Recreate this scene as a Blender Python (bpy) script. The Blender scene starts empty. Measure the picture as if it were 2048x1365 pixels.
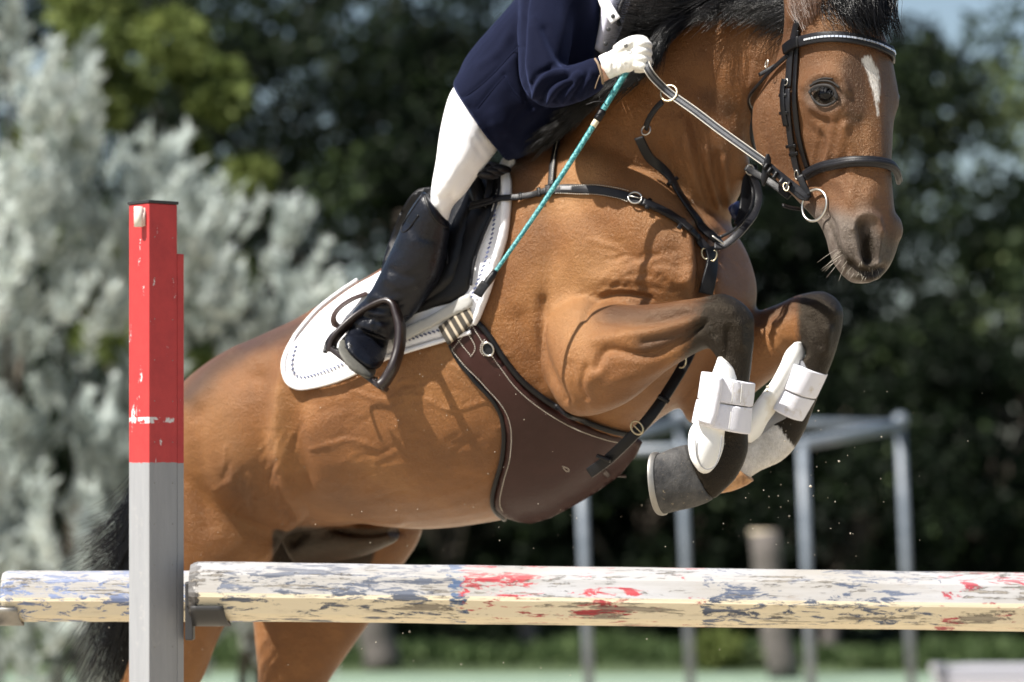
import bpy, bmesh, math, random
import numpy as np
from mathutils import Vector, Matrix, noise
from mathutils.bvhtree import BVHTree
from mathutils import geometry as mgeo
random.seed(7); rng = np.random.default_rng(7)
scn = bpy.context.scene
COL = scn.collection
# ---------------------------------------------------------------- camera
FP, HZ, CH = 7680.0, 1050.0, 1.25        # focal length in photo pixels, horizon row, eye height
cam_d = bpy.data.cameras.new('camera'); cam = bpy.data.objects.new('camera', cam_d); COL.objects.link(cam)
cam.location = (0, 0, CH); cam.rotation_euler = (math.radians(90), 0, 0)
cam_d.sensor_width = 36.0; cam_d.lens = 36.0*FP/2048.0
cam_d.shift_y = (HZ-682.5)/2048.0
cam_d.clip_start = 0.5; cam_d.clip_end = 3000
cam_d.dof.use_dof = True; cam_d.dof.focus_distance = 8.46; cam_d.dof.aperture_fstop = 2.9
scn.camera = cam
# ---------------------------------------------------------------- light
SUN_TRAVEL = Vector((0.50, 0.36, -0.785)).normalized()
sd = bpy.data.lights.new('sun', 'SUN'); sd.energy = 5.0; sd.angle = math.radians(0.55); sd.color = (1.0, 0.95, 0.88)
sun = bpy.data.objects.new('sun', sd); COL.objects.link(sun)
sun.rotation_euler = SUN_TRAVEL.to_track_quat('-Z', 'Y').to_euler(); sun.location = (-6, -6, 12)
w = bpy.data.worlds.new('World'); scn.world = w; w.use_nodes = True
wn = w.node_tree; bg = wn.nodes['Background']
sky = wn.nodes.new('ShaderNodeTexSky'); sky.sky_type = 'NISHITA'; sky.sun_disc = False
_s = -SUN_TRAVEL
sky.sun_elevation = math.asin(_s.z); sky.sun_rotation = math.atan2(_s.x, _s.y)
sky.air_density = 1.0; sky.dust_density = 1.6; sky.ozone_density = 1.0
wn.links.new(sky.outputs[0], bg.inputs[0]); bg.inputs[1].default_value = 0.058
scn.view_settings.view_transform = 'Standard'; scn.view_settings.look = 'None'
scn.view_settings.exposure = 1.12; scn.view_settings.gamma = 1.0
scn.render.engine = 'CYCLES'
scn.cycles.use_denoising = True
try: scn.cycles.denoiser = 'OPENIMAGEDENOISE'
except Exception: pass
scn.cycles.max_bounces = 6; scn.cycles.diffuse_bounces = 3; scn.cycles.glossy_bounces = 3
scn.cycles.transparent_max_bounces = 6; scn.cycles.caustics_reflective = False; scn.cycles.caustics_refractive = False
scn.cycles.sample_clamp_indirect = 6.0

# ---------------------------------------------------------------- helpers
def P(px, py, Y):
    return Vector(((px-1024.0)*Y/FP, Y, CH+(HZ-py)*Y/FP))
def to_px(V):
    V = np.asarray(V); return np.stack([V[:, 0]/V[:, 1]*FP+1024.0, HZ-(V[:, 2]-CH)/V[:, 1]*FP], 1)
def unit(v):
    v = np.asarray(v, float); n = np.linalg.norm(v, axis=-1, keepdims=True); return v/np.maximum(n, 1e-12)
def link(name, me, m=None, parent=None, smooth=True):
    o = bpy.data.objects.new(name, me); COL.objects.link(o)
    if m is not None:
        for mm in (m if isinstance(m, (list, tuple)) else [m]): me.materials.append(mm)
    if parent is not None: o.parent = parent
    if smooth and len(me.polygons): me.polygons.foreach_set('use_smooth', [True]*len(me.polygons))
    return o
def tag(o, label=None, cat=None, group=None, kind=None):
    if label: o['label'] = label
    if cat: o['category'] = cat
    if group: o['group'] = group
    if kind: o['kind'] = kind
    return o
def empty(name, loc=(0, 0, 0)):
    o = bpy.data.objects.new(name, None); COL.objects.link(o); o.location = loc; o.empty_display_size = .1
    bpy.context.view_layer.update()
    return o
def keep(o, parent):
    """parent a world-space mesh object under a located empty"""
    o.parent = parent; o.matrix_parent_inverse = parent.matrix_world.inverted() if parent.type == 'EMPTY' else Matrix()
    return o
def mesh_np(name, V, Fc):
    me = bpy.data.meshes.new(name); V = np.asarray(V, float)
    if isinstance(Fc, np.ndarray):
        n, k = Fc.shape
        me.vertices.add(len(V)); me.vertices.foreach_set('co', V.astype(np.float32).ravel())
        me.loops.add(n*k); me.loops.foreach_set('vertex_index', Fc.astype(np.int32).ravel())
        me.polygons.add(n); me.polygons.foreach_set('loop_start', np.arange(0, n*k, k, dtype=np.int32))
        me.update(calc_edges=True); me.validate()
    else:
        me.from_pydata([tuple(v) for v in V], [], [tuple(f) for f in Fc]); me.update()
    return me
def catmull(A, sub):
    """A (n,k) control rows -> smooth interpolated rows (centripetal-ish Catmull-Rom)"""
    A = np.asarray(A, float); n = len(A)
    if n < 3: 
        t = np.linspace(0, 1, sub+1)[:, None]; return A[0]*(1-t)+A[-1]*t
    E = np.vstack([2*A[0]-A[1], A, 2*A[-1]-A[-2]])
    out = []
    for i in range(n-1):
        p0, p1, p2, p3 = E[i:i+4]
        for j in range(sub):
            t = j/sub
            out.append(0.5*((2*p1)+(-p0+p2)*t+(2*p0-5*p1+4*p2-p3)*t*t+(-p0+3*p1-3*p2+p3)*t**3))
    out.append(A[-1]); return np.array(out)
def ring_mesh(rings, close=True):
    """rings (m,n,3) -> V, F with fan caps"""
    m, n, _ = rings.shape
    V = rings.reshape(-1, 3); Fc = []
    for i in range(m-1):
        for j in range(n):
            a = i*n+j; b = i*n+(j+1) % n; Fc.append((a, b, b+n, a+n))
    if close:
        V = np.vstack([V, rings[0].mean(0), rings[-1].mean(0)]); c0, c1 = m*n, m*n+1
        for j in range(n):
            Fc.append((c0, (j+1) % n, j)); Fc.append((c1, (m-1)*n+j, (m-1)*n+(j+1) % n))
    return V, Fc
def loft_px(st, Ldir, sub=6, n=40, p=2.0):
    """st rows: Tx,Ty,Bx,By,halfwidth,Y (pixel outline + depth). Ldir: lateral unit vec (or per-row list)"""
    S = catmull([s[:6] for s in st], sub)
    if isinstance(Ldir, list): LD = unit(catmull(Ldir, sub))
    else: LD = np.tile(unit(Ldir), (len(S), 1))
    t = np.linspace(0, 2*math.pi, n, endpoint=False)
    c, s = np.cos(t), np.sin(t)
    cc = np.sign(c)*np.abs(c)**(2/p); ss = np.sign(s)*np.abs(s)**(2/p)
    R = []
    for r, L in zip(S, LD):
        T = np.array(P(r[0], r[1], r[5])); B = np.array(P(r[2], r[3], r[5]))
        C = (T+B)/2; a = (T-B)/2
        R.append(C+np.outer(cc, a)+np.outer(ss, L*r[4]))
    return ring_mesh(np.array(R))
class MB:
    def __init__(s): s.V = []; s.F = []; s.n = 0
    def add(s, V, Fc):
        V = np.asarray(V, float); s.V.append(V); s.F += [tuple(int(i)+s.n for i in f) for f in Fc]; s.n += len(V); return s
    def build(s, name, m=None, parent=None, smooth=True, bevel=0):
        me = bpy.data.meshes.new(name); me.from_pydata(np.vstack(s.V).tolist(), [], s.F); me.update()
        bm = bmesh.new(); bm.from_mesh(me); bmesh.ops.recalc_face_normals(bm, faces=bm.faces); bm.to_mesh(me); bm.free()
        o = link(name, me, m, None, smooth)
        if parent is not None: keep(o, parent)
        if bevel:
            b = o.modifiers.new('b', 'BEVEL'); b.width = bevel; b.segments = 2; b.limit_method = 'ANGLE'; b.angle_limit = math.radians(40)
            b.harden_normals = True
        return o
def frame_along(pts, up=None):
    pts = np.asarray(pts, float); T = unit(np.gradient(pts, axis=0))
    if up is None: up = np.array([0, -1, 0.])
    U = np.asarray(up, float); U = np.tile(U, (len(pts), 1)) if U.ndim == 1 else U
    N = unit(U-T*np.sum(U*T, 1, keepdims=True)); S = np.cross(T, N); return T, N, S
def tube(pts, r, n=12, up=None, flat=1.0, close=True):
    """r scalar or per-point; flat scales the N axis"""
    pts = np.asarray(pts, float); T, N, S = frame_along(pts, up); r = np.broadcast_to(np.asarray(r, float), (len(pts),))
    t = np.linspace(0, 2*math.pi, n, endpoint=False)
    R = pts[:, None, :]+r[:, None, None]*(np.cos(t)[None, :, None]*S[:, None, :]+flat*np.sin(t)[None, :, None]*N[:, None, :])
    return ring_mesh(R, close)
def ribbon(pts, nrm, width, thick, sub=1):
    """strap with slightly rounded rectangular section; pts on centreline, nrm outward normals"""
    pts = np.asarray(pts, float); T, N, S = frame_along(pts, nrm)
    wd = np.broadcast_to(np.asarray(width, float), (len(pts),))[:, None, None]/2
    h = np.broadcast_to(np.asarray(thick, float), (len(pts),))[:, None, None]
    prof = [(-1, .1), (-1, .6), (-.93, .93), (-.8, 1), (0, 1.12), (.8, 1), (.93, .93), (1, .6), (1, .1), (.9, 0), (-.9, 0)]
    R = np.stack([pts[:, None, :][:, 0]+S*wd[:, 0]*u+N*h[:, 0]*v for u, v in prof], 1)
    return ring_mesh(R, True)
def box(c, sx, sy, sz, rot=None):
    V = np.array([(x, y, z) for x in (-.5, .5) for y in (-.5, .5) for z in (-.5, .5)])*np.array([sx, sy, sz])
    if rot is not None: V = V@np.array(rot).T
    return V+np.array(c), [(0, 1, 3, 2), (4, 6, 7, 5), (0, 4, 5, 1), (2, 3, 7, 6), (0, 2, 6, 4), (1, 5, 7, 3)]
def resample(pts, step):
    pts = np.asarray(pts, float); d = np.r_[0, np.cumsum(np.linalg.norm(np.diff(pts, axis=0), axis=1))]
    n = max(2, int(d[-1]/step)+1); t = np.linspace(0, d[-1], n)
    return np.stack([np.interp(t, d, pts[:, k]) for k in range(pts.shape[1])], 1)
def smooth_px(path, step=4.0):
    return resample(catmull(path, 8), step) if len(path) > 2 else resample(path, step)

# ---------------------------------------------------------------- materials
def new_mat(name, color=(.5, .5, .5), rough=.6, spec=.5, metal=0.0, sheen=0.0, coat=0.0):
    m = bpy.data.materials.new(name); m.use_nodes = True; b = m.node_tree.nodes['Principled BSDF']
    b.inputs['Base Color'].default_value = (*color, 1); b.inputs['Roughness'].default_value = rough
    b.inputs['Specular IOR Level'].default_value = spec; b.inputs['Metallic'].default_value = metal
    b.inputs['Sheen Weight'].default_value = sheen; b.inputs['Coat Weight'].default_value = coat
    return m
class NT:
    def __init__(s, m): s.m = m; s.t = m.node_tree; s.b = s.t.nodes.get('Principled BSDF'); s._c = None
    def n(s, typ, **kw):
        x = s.t.nodes.new(typ)
        for k, v in kw.items():
            if k.startswith('i_'):
                key = k[2:]; x.inputs[int(key) if key.isdigit() else key.replace('_', ' ')].default_value = v
            else: setattr(x, k, v)
        return x
    def l(s, a, b): s.t.links.new(a, b)
    def co(s, kind='Object', scale=None):
        if s._c is None: s._c = s.n('ShaderNodeTexCoord')
        o = s._c.outputs[kind]
        if scale is not None:
            mp = s.n('ShaderNodeMapping'); mp.inputs['Scale'].default_value = scale; s.l(o, mp.inputs[0]); return mp.outputs[0]
        return o
    def noise(s, scale, detail=4, rough=.55, vec=None, dist=0.0):
        x = s.n('ShaderNodeTexNoise'); x.inputs['Scale'].default_value = scale; x.inputs['Detail'].default_value = detail
        x.inputs['Roughness'].default_value = rough; x.inputs['Distortion'].default_value = dist
        s.l(vec if vec is not None else s.co(), x.inputs['Vector']); return x.outputs['Fac']
    def ramp(s, fac, stops, interp='LINEAR'):
        x = s.n('ShaderNodeValToRGB'); x.color_ramp.interpolation = interp; e = x.color_ramp.elements
        while len(e) < len(stops): e.new(.5)
        for q, (p, c) in zip(e, stops): q.position = p; q.color = (*c, 1) if len(c) == 3 else c
        s.l(fac, x.inputs[0]); return x.outputs[0]
    def mix(s, fac, a, b, mode='MIX'):
        x = s.n('ShaderNodeMix', data_type='RGBA', blend_type=mode)
        for v, k in ((fac, 0), (a, 6), (b, 7)):
            if hasattr(v, 'links'): s.l(v, x.inputs[k])
            elif k == 0: x.inputs[0].default_value = v
            else: x.inputs[k].default_value = (*v, 1)
        return x.outputs[2]
    def math(s, op, a, b=None, c=None, clamp=False):
        x = s.n('ShaderNodeMath', operation=op, use_clamp=clamp)
        for v, k in ((a, 0), (b, 1), (c, 2)):
            if v is None: continue
            if hasattr(v, 'links'): s.l(v, x.inputs[k])
            else: x.inputs[k].default_value = v
        return x.outputs[0]
    def bump(s, h, dist=.002, strength=1.0, prev=None):
        x = s.n('ShaderNodeBump'); x.inputs['Distance'].default_value = dist; x.inputs['Strength'].default_value = strength
        s.l(h, x.inputs['Height'])
        if prev is not None: s.l(prev, x.inputs['Normal'])
        return x.outputs[0]
    def out(s, **kw):
        for k, v in kw.items():
            key = {'base': 'Base Color', 'rough': 'Roughness', 'normal': 'Normal', 'spec': 'Specular IOR Level', 'metal': 'Metallic', 'sheen': 'Sheen Weight', 'alpha': 'Alpha'}[k]
            if hasattr(v, 'links'): s.l(v, s.b.inputs[key])
            else: s.b.inputs[key].default_value = (*v, 1) if isinstance(v, tuple) else v
    def attr(s, name):
        x = s.n('ShaderNodeAttribute', attribute_name=name); return x.outputs['Fac']
def poly_dist(PX, path):
    """distance (px) of every 2-D point to a polyline"""
    path = np.asarray(path, float); best = np.full(len(PX), 1e9)
    if len(path) == 1: return np.linalg.norm(PX-path[0], axis=1)
    for a, b in zip(path[:-1], path[1:]):
        ab = b-a; t = np.clip(((PX-a)@ab)/max(ab@ab, 1e-9), 0, 1)
        best = np.minimum(best, np.linalg.norm(PX-(a+t[:, None]*ab), axis=1))
    return best
def inside(PX, poly):
    poly = np.asarray(poly, float); x, y = PX[:, 0], PX[:, 1]; r = np.zeros(len(PX), bool); j = len(poly)-1
    for i in range(len(poly)):
        xi, yi = poly[i]; xj, yj = poly[j]
        c = ((yi > y) != (yj > y)) & (x < (xj-xi)*(y-yi)/(yj-yi+1e-12)+xi); r ^= c; j = i
    return r
CAMP = np.array([0, 0, CH])
class Organic:
    """voxel-united body built from lofts, then smoothed and modelled stroke by stroke"""
    def __init__(s, name, mb, vox):
        tmp = mb.build('tmp'); md = tmp.modifiers.new('r', 'REMESH'); md.mode = 'VOXEL'; md.voxel_size = vox; md.adaptivity = 0
        dg = bpy.context.evaluated_depsgraph_get(); dg.update()
        s.me = bpy.data.meshes.new_from_object(tmp.evaluated_get(dg)); old = tmp.data; bpy.data.objects.remove(tmp); bpy.data.meshes.remove(old)
        s.me.name = name; s.me.materials.clear(); s.topo(); s.vox = vox
    def topo(s):
        me = s.me; s.nv = len(me.vertices); V = np.empty(s.nv*3); me.vertices.foreach_get('co', V); s.V = V.reshape(-1, 3)
        e = np.empty(len(me.edges)*2, int); me.edges.foreach_get('vertices', e); s.ed = e.reshape(-1, 2)
        s.deg = np.maximum(np.bincount(s.ed.ravel(), minlength=s.nv), 1).astype(float)[:, None]
    def lap(s, V):
        S = np.empty_like(V); e = s.ed
        for k in range(V.shape[1]): S[:, k] = np.bincount(e[:, 0], V[e[:, 1], k], s.nv)+np.bincount(e[:, 1], V[e[:, 0], k], s.nv)
        return S/s.deg-V
    def push(s): s.me.vertices.foreach_set('co', s.V.astype(np.float32).ravel()); s.me.update()
    def N(s):
        s.push(); N = np.empty(s.nv*3); s.me.vertices.foreach_get('normal', N); return N.reshape(-1, 3)
    def smooth(s, it, f=.5, mask=None):
        for _ in range(it):
            D = s.lap(s.V)*f
            if mask is not None: D = D*mask[:, None]
            s.V = s.V+D
    def fill(s, it):
        for i in range(it):
            if i % 8 == 0: N = s.N()
            D = s.lap(s.V); k = np.sum(D*N, 1, keepdims=True); s.V = s.V+np.where(k > 0, D*.6, D*.03)
    def begin(s):
        s.n0 = s.N(); s.px = to_px(s.V); v = unit(s.V-CAMP); s.face = np.clip(-np.sum(v*s.n0, 1)*3+.2, 0, 1); s.disp = np.zeros(s.nv)
    def st(s, path, r, amp, y0=0, y1=99, both=False, sharp=2.0):
        """one modelling stroke: path in photo pixels, radius px, amplitude mm (+ out, - in)"""
        d = poly_dist(s.px, catmull(path, 5) if len(path) > 2 else path)
        wgt = np.exp(-(d/r)**sharp)*((s.V[:, 1] > y0) & (s.V[:, 1] < y1))
        if not both: wgt = wgt*s.face
        s.disp += wgt*amp*getattr(s, 'k', 1.0)/1000
    def end(s, it=1):
        s.V = s.V+s.n0*s.disp[:, None]; s.smooth(it)
    def attr(s, name, val):
        a = s.me.attributes.new(name, 'FLOAT', 'POINT'); a.data.foreach_set('value', np.asarray(val, np.float32))
VOX = 0.005
# ================================================================= HORSE BODY
TH = math.radians(33)
LB = np.array([math.sin(TH), math.cos(TH), 0.])             # horse's lateral axis (to its left = right/away)
def Yb(x): return 9.75-(x-450)/853*0.65
pieces = MB()
def torso(rows):
    return [(tx, ty, bx, by, ww, Yb((tx+bx)/2)) for tx, ty, bx, by, ww in rows]
pieces.add(*loft_px(torso([
    (338, 880, 380, 990, .08), (352, 835, 410, 1020, .15), (400, 772, 480, 1060, .235), (480, 705, 570, 1068, .275), (570, 664, 650, 1055, .285),
    (650, 625, 730, 1048, .30), (740, 570, 830, 1058, .31), (830, 515, 930, 1052, .31), (915, 450, 1030, 1032, .305),
    (990, 372, 1120, 998, .285), (1070, 305, 1208, 925, .255), (1150, 262, 1285, 852, .24), (1240, 262, 1360, 800, .23),
    (1330, 320, 1420, 730, .205), (1395, 400, 1462, 672, .165), (1435, 455, 1480, 625, .12), (1450, 500, 1480, 590, .07)]), LB, p=2.15))
# neck: lateral axis turns with the head
def lat(deg): a = math.radians(deg); return (math.cos(a), math.sin(a), 0)
neck = [(1060, 330, 1380, 700, .15, 9.14), (1125, 262, 1420, 580, .14, 9.12), (1190, 190, 1445, 478, .125, 9.08), (1275, 95, 1462, 415, .112, 9.03),
        (1385, 10, 1490, 350, .10, 8.99), (1500, -30, 1512, 260, .09, 8.97), (1600, -40, 1560, 190, .085, 8.90), (1660, -30, 1620, 120, .08, 8.80)]
pieces.add(*loft_px(neck, [lat(57), lat(57), lat(57), lat(55), lat(50), lat(45), lat(40), lat(36)], p=1.9))
# head
PH = math.radians(36)
HF = np.array([math.sin(PH), -math.cos(PH), 0]); HL = np.array([math.cos(PH), math.sin(PH), 0])
def YF(y): return 8.60-0.00004*(y-100)
head_rows = [  # y, midx, (a,b)*3 , vb
    (-48, 1672, .030, -.030, .045, -.07, .035, -.12, -.13), (-30, 1690, .05, -.02, .07, -.08, .055, -.15, -.18), (20, 1715, .058, -.015, .085, -.07, .07, -.17, -.22),
    (70, 1735, .062, -.010, .095, -.06, .075, -.21, -.26), (130, 1745, .066, -.010, .103, -.055, .08, -.26, -.31),
    (180, 1750, .060, -.010, .110, -.05, .085, -.315, -.36), (205, 1752, .056, -.010, .108, -.052, .085, -.33, -.365), (240, 1755, .050, -.010, .088, -.055, .082, -.34, -.365),
    (300, 1758, .040, -.008, .066, -.045, .068, -.335, -.35), (340, 1760, .036, -.008, .060, -.045, .056, -.30, -.315),
    (380, 1762, .036, -.008, .063, -.045, .05, -.245, -.26), (420, 1762, .040, -.006, .074, -.045, .048, -.19, -.20),
    (450, 1763, .046, -.006, .088, -.040, .05, -.15, -.165), (490, 1760, .050, -.008, .085, -.040, .05, -.12, -.135),
    (522, 1755, .045, -.006, .070, -.035, .045, -.10, -.115), (548, 1748, .034, -.010, .052, -.032, .035, -.072, -.085), (566, 1740, .012, -.025, .022, -.034, .015, -.046, -.052)]
H = catmull([(r[0], r[1], *r[2:]) for r in head_rows], 5)
R = []
for r in H:
    y, mx = r[0], r[1]; a1, b1, a2, b2, a3, b3, vb = r[2:]
    ctrl = np.array([(0, 0), (a1, b1), (a2, b2), (a2*.5+a3*.5, (b2+b3)/2), (a3, b3), (0, vb), (-a3, b3), (-a2*.5-a3*.5, (b2+b3)/2), (-a2, b2), (-a1, b1)])
    E = np.vstack([ctrl, ctrl, ctrl]); C = catmull(E, 5)[len(ctrl)*5:len(ctrl)*10]
    o = np.array(P(mx, y, YF(y)))
    R.append(o+C[:, :1]*HL+C[:, 1:]*HF)
pieces.add(*ring_mesh(np.array(R)))
# ears
for sx, (bx, by, YY) in ((1, (1632, 30, 8.66)), (-1, (1745, -5, 8.80))):
    pieces.add(*loft_px([(bx-34, by+24, bx+34, by+10, .03, YY), (bx-36, by-30, bx+30, by-40, .03, YY-.01), (bx-32*1, by-90, bx+22, by-95, .022, YY-.02),
                         (bx-16, by-140, bx+8, by-140, .012, YY-.03), (bx-4, by-160, bx+2, by-160, .004, YY-.03)], (0.3, .95, 0), n=20))
LL = lat(60)
near_fore = [(1120, 600, 1100, 770, .07, 9.02), (1185, 604, 1150, 832, .095, 8.93), (1262, 610, 1240, 812, .088, 8.86), (1335, 606, 1325, 742, .066, 8.80),
             (1400, 596, 1395, 704, .054, 8.76), (1452, 588, 1420, 696, .050, 8.74), (1497, 618, 1424, 700, .046, 8.73), (1506, 668, 1432, 712, .040, 8.73),
             (1502, 725, 1441, 738, .033, 8.73), (1495, 800, 1437, 800, .031, 8.73), (1494, 860, 1430, 850, .034, 8.73), (1493, 905, 1418, 868, .037, 8.73), (1474, 955, 1405, 880, .034, 8.72),
             (1442, 990, 1392, 886, .035, 8.71), (1425, 1004, 1380, 893, .037, 8.71)]
pieces.add(*loft_px(near_fore, LL, n=28))
far_fore = [(1370, 660, 1385, 850, .08, 9.22), (1440, 640, 1435, 842, .082, 9.17), (1500, 628, 1500, 790, .072, 9.11), (1560, 608, 1560, 738, .058, 9.04), (1602, 590, 1596, 696, .050, 9.0),
            (1650, 583, 1604, 694, .047, 8.97), (1680, 608, 1612, 702, .044, 8.95), (1682, 650, 1618, 716, .038, 8.94), (1664, 720, 1604, 722, .032, 8.94), (1632, 800, 1574, 784, .031, 8.94),
            (1600, 880, 1540, 842, .035, 8.93), (1566, 922, 1516, 862, .036, 8.92), (1518, 945, 1490, 880, .030, 8.90), (1492, 962, 1455, 915, .032, 8.89), (1470, 976, 1438, 925, .034, 8.88)]
pieces.add(*loft_px(far_fore, LL, n=28))
near_hind = [(318, 860, 560, 880, .15, 9.66), (304, 980, 560, 1000, .145, 9.64), (300, 1080, 540, 1100, .12, 9.62), (296, 1170, 492, 1180, .095, 9.62), (285, 1260, 440, 1252, .075, 9.62),
             (245, 1365, 398, 1362, .06, 9.64), (200, 1440, 335, 1445, .05, 9.66), (165, 1500, 262, 1530, .045, 9.67), (150, 1580, 222, 1585, .035, 9.68), (142, 1700, 204, 1700, .03, 9.7), (130, 1760, 205, 1768, .04, 9.7), (112, 1800, 168, 1825, .036, 9.7)]
pieces.add(*loft_px(near_hind, lat(55), n=32))
far_hind = [(540, 900, 800, 940, .12, 10.02), (520, 1000, 838, 1020, .125, 10.02), (506, 1080, 832, 1080, .12, 10.0), (505, 1160, 782, 1160, .10, 9.98), (511, 1245, 736, 1246, .08, 9.97), (520, 1365, 652, 1365, .062, 9.96),
            (500, 1440, 612, 1450, .05, 9.96), (478, 1500, 572, 1530, .045, 9.97), (470, 1590, 536, 1590, .035, 9.98), (462, 1710, 520, 1710, .03, 10.), (450, 1770, 522, 1778, .038, 10.), (436, 1810, 488, 1835, .036, 10.)]
pieces.add(*loft_px(far_hind, lat(60), n=32))
pieces.add(*loft_px([(560, 1010, 600, 1140, .05, 9.82), (640, 1030, 650, 1128, .06, 9.80), (720, 1045, 725, 1112, .05, 9.72), (790, 1045, 790, 1085, .03, 9.66)], lat(57), n=20))
horse_o = Organic('horse', pieces, VOX)
horse_o.smooth(3); horse_o.fill(int(40*(0.005/VOX)**1.3)); horse_o.smooth(4)
#SCULPT
h = horse_o
# extra skin resolution on the surface the light rakes across
h.begin(); st = h.st; h.k = 1.15
# --- head
st([(1648, 190)], 26, -7, 0, 8.85); st([(1630, 232), (1660, 246), (1690, 240)], 8, -3, 0, 8.85)
st([(1612, 172), (1628, 155), (1655, 148), (1680, 158), (1690, 180)], 11, 8, 0, 8.85)
st([(1622, 212), (1645, 228), (1672, 222), (1686, 205)], 8, 4.5, 0, 8.85)
st([(1650, 118)], 24, -4, 0, 8.85)
st([(1690, 225), (1688, 265), (1675, 310)], 13, 5, 0, 8.85)
st([(1715, 250), (1712, 330)], 14, -3, 0, 8.85)
st([(1570, 240), (1565, 290)], 42, 6, 0, 8.9)
st([(1640, 300), (1625, 360)], 22, -5, 0, 8.85)
st([(1660, 345), (1690, 375), (1700, 400)], 15, 5, 0, 8.85)
st([(1705, 300), (1725, 355), (1715, 400)], 10, -2.5, 0, 8.85)
st([(1735, 395)], 22, 4, 0, 8.8); st([(1668, 238), (1664, 285), (1650, 335)], 8, 6, 0, 8.85); st([(1700, 262), (1690, 320), (1672, 352)], 8, -4, 0, 8.85); st([(1540, 200), (1532, 270), (1550, 330)], 8, -2.5, 0, 8.9); st([(1600, 300), (1612, 340), (1640, 380)], 7, -3, 0, 8.85)
st([(1640, 250), (1628, 300), (1622, 330)], 3.6, 1.8, 0, 8.85); st([(1690, 330), (1700, 365), (1722, 392)], 3.6, 1.8, 0, 8.85); st([(1720, 360), (1735, 385), (1758, 400)], 3.6, 1.5, 0, 8.85)
st([(1748, 110), (1757, 200), (1762, 300), (1766, 360)], 14, 3, 0, 8.75)
# nostril: rim, opening, wing
st([(1706, 455), (1716, 436), (1735, 428), (1754, 438), (1760, 460)], 8, 7, 0, 8.8)
st([(1762, 470), (1757, 500), (1750, 525)], 9, 6, 0, 8.8)
st([(1706, 465), (1712, 500), (1722, 528)], 8, 4, 0, 8.8)
st([(1726, 450), (1732, 475), (1735, 500), (1740, 520)], 8.5, -30, 0, 8.8)
st([(1800, 440), (1803, 470)], 12, 6, 0, 8.95, True)
# mouth
st([(1650, 428), (1664, 452), (1675, 485), (1688, 515), (1708, 540)], 6, -8, 0, 8.85)
st([(1662, 470), (1668, 505), (1688, 532)], 8, 6, 0, 8.85)
st([(1684, 455), (1692, 500)], 12, 5, 0, 8.85); st([(1690, 250), (1700, 300), (1704, 340)], 7, 4, 0, 8.8); st([(1725, 240), (1730, 300)], 9, -3, 0, 8.8); st([(1600, 210), (1612, 250), (1640, 275)], 10, -3.5, 0, 8.85)
st([(1700, 528), (1718, 540), (1742, 544), (1768, 536)], 6, -10, 0, 8.85)
st([(1706, 552), (1730, 558), (1756, 556)], 8, 5, 0, 8.85); st([(1700, 516), (1728, 530), (1755, 528)], 8, 5, 0, 8.85)
for k in range(5): st([(1668+k*5, 445+k*9), (1678+k*4, 452+k*12)], 4, -1.2, 0, 8.8)
# jaw edge against the neck
st([(1512, 190), (1505, 240), (1507, 300), (1520, 335)], 13, -14, 8.86, 9.4, True)
st([(1530, 130), (1560, 90), (1580, 60)], 16, -5, 8.6, 9.2)
# --- neck
for p, r, a in (([(1385, 235), (1398, 300), (1408, 360), (1425, 420)], 9, -8), ([(1362, 240), (1380, 320), (1398, 390)], 10, 6), ([(1412, 300), (1420, 350), (1436, 410)], 8, 7),
                ([(1430, 310), (1433, 360), (1448, 410)], 7, -7), ([(1448, 320), (1452, 370), (1456, 410)], 7, 5), ([(1395, 400), (1415, 440), (1432, 462)], 8, -7),
                ([(1330, 300), (1358, 370), (1390, 430)], 14, -5), ([(1465, 300), (1462, 350), (1452, 400)], 7, -4), ([(1475, 130), (1470, 200), (1478, 270)], 14, -4), ([(1500, 120), (1492, 180), (1490, 250)], 6, -4),
                ([(1380, 150), (1430, 190), (1455, 230)], 30, -7), ([(1300, 220), (1370, 290)], 26, 4)): st(p, r, a, 8.6, 9.3)
for k in range(7): st([(1476+k*3, 150+k*3), (1470+k*3, 200), (1478+k*2, 262)], 3.6, -2.2 if k % 2 else 1.5, 8.7, 9.3)
h.k = 1.45
# --- shoulder and breast
for p, r, a in (([(1398, 452), (1405, 520), (1400, 585)], 13, -16), ([(1375, 470), (1382, 520), (1378, 570)], 15, 6), ([(1440, 470), (1425, 540), (1420, 590)], 10, -6),
                ([(1180, 330), (1260, 400), (1330, 470)], 30, 5), ([(1130, 380), (1210, 470), (1290, 540)], 26, -5), ([(1200, 560), (1290, 545), (1370, 560)], 22, 5),
                ([(1090, 420), (1100, 520), (1085, 620)], 20, -5), ([(1140, 470), (1160, 560), (1150, 620)], 26, 6),
                ([(1170, 640), (1184, 612), (1215, 593), (1258, 590), (1300, 597)], 6, -5), ([(1165, 605), (1200, 582), (1240, 577), (1280, 584)], 4.5, 2.5), ([(1180, 596), (1215, 574), (1255, 573)], 4, -2.5), ([(1200, 586), (1240, 560), (1285, 562)], 4, 2), ([(1225, 575), (1262, 548), (1300, 552)], 4, -2),
                ([(1040, 640), (1062, 700), (1085, 760)], 16, -4), ([(1085, 600), (1082, 680), (1100, 745), (1130, 800)], 9, -7)): st(p, r, a, 8.5, 9.35)
# wrinkles on the breast muscle
rr = np.random.default_rng(3)
for k in range(26):
    x, y = rr.uniform(1200, 1370), rr.uniform(500, 585); dx = rr.uniform(14, 40)
    st([(x, y), (x+dx*.5, y-3+rr.uniform(-5, 5)), (x+dx, y+rr.uniform(-9, 3))], 4, rr.choice([-1.6, 1.3]), 8.5, 9.3)
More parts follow.
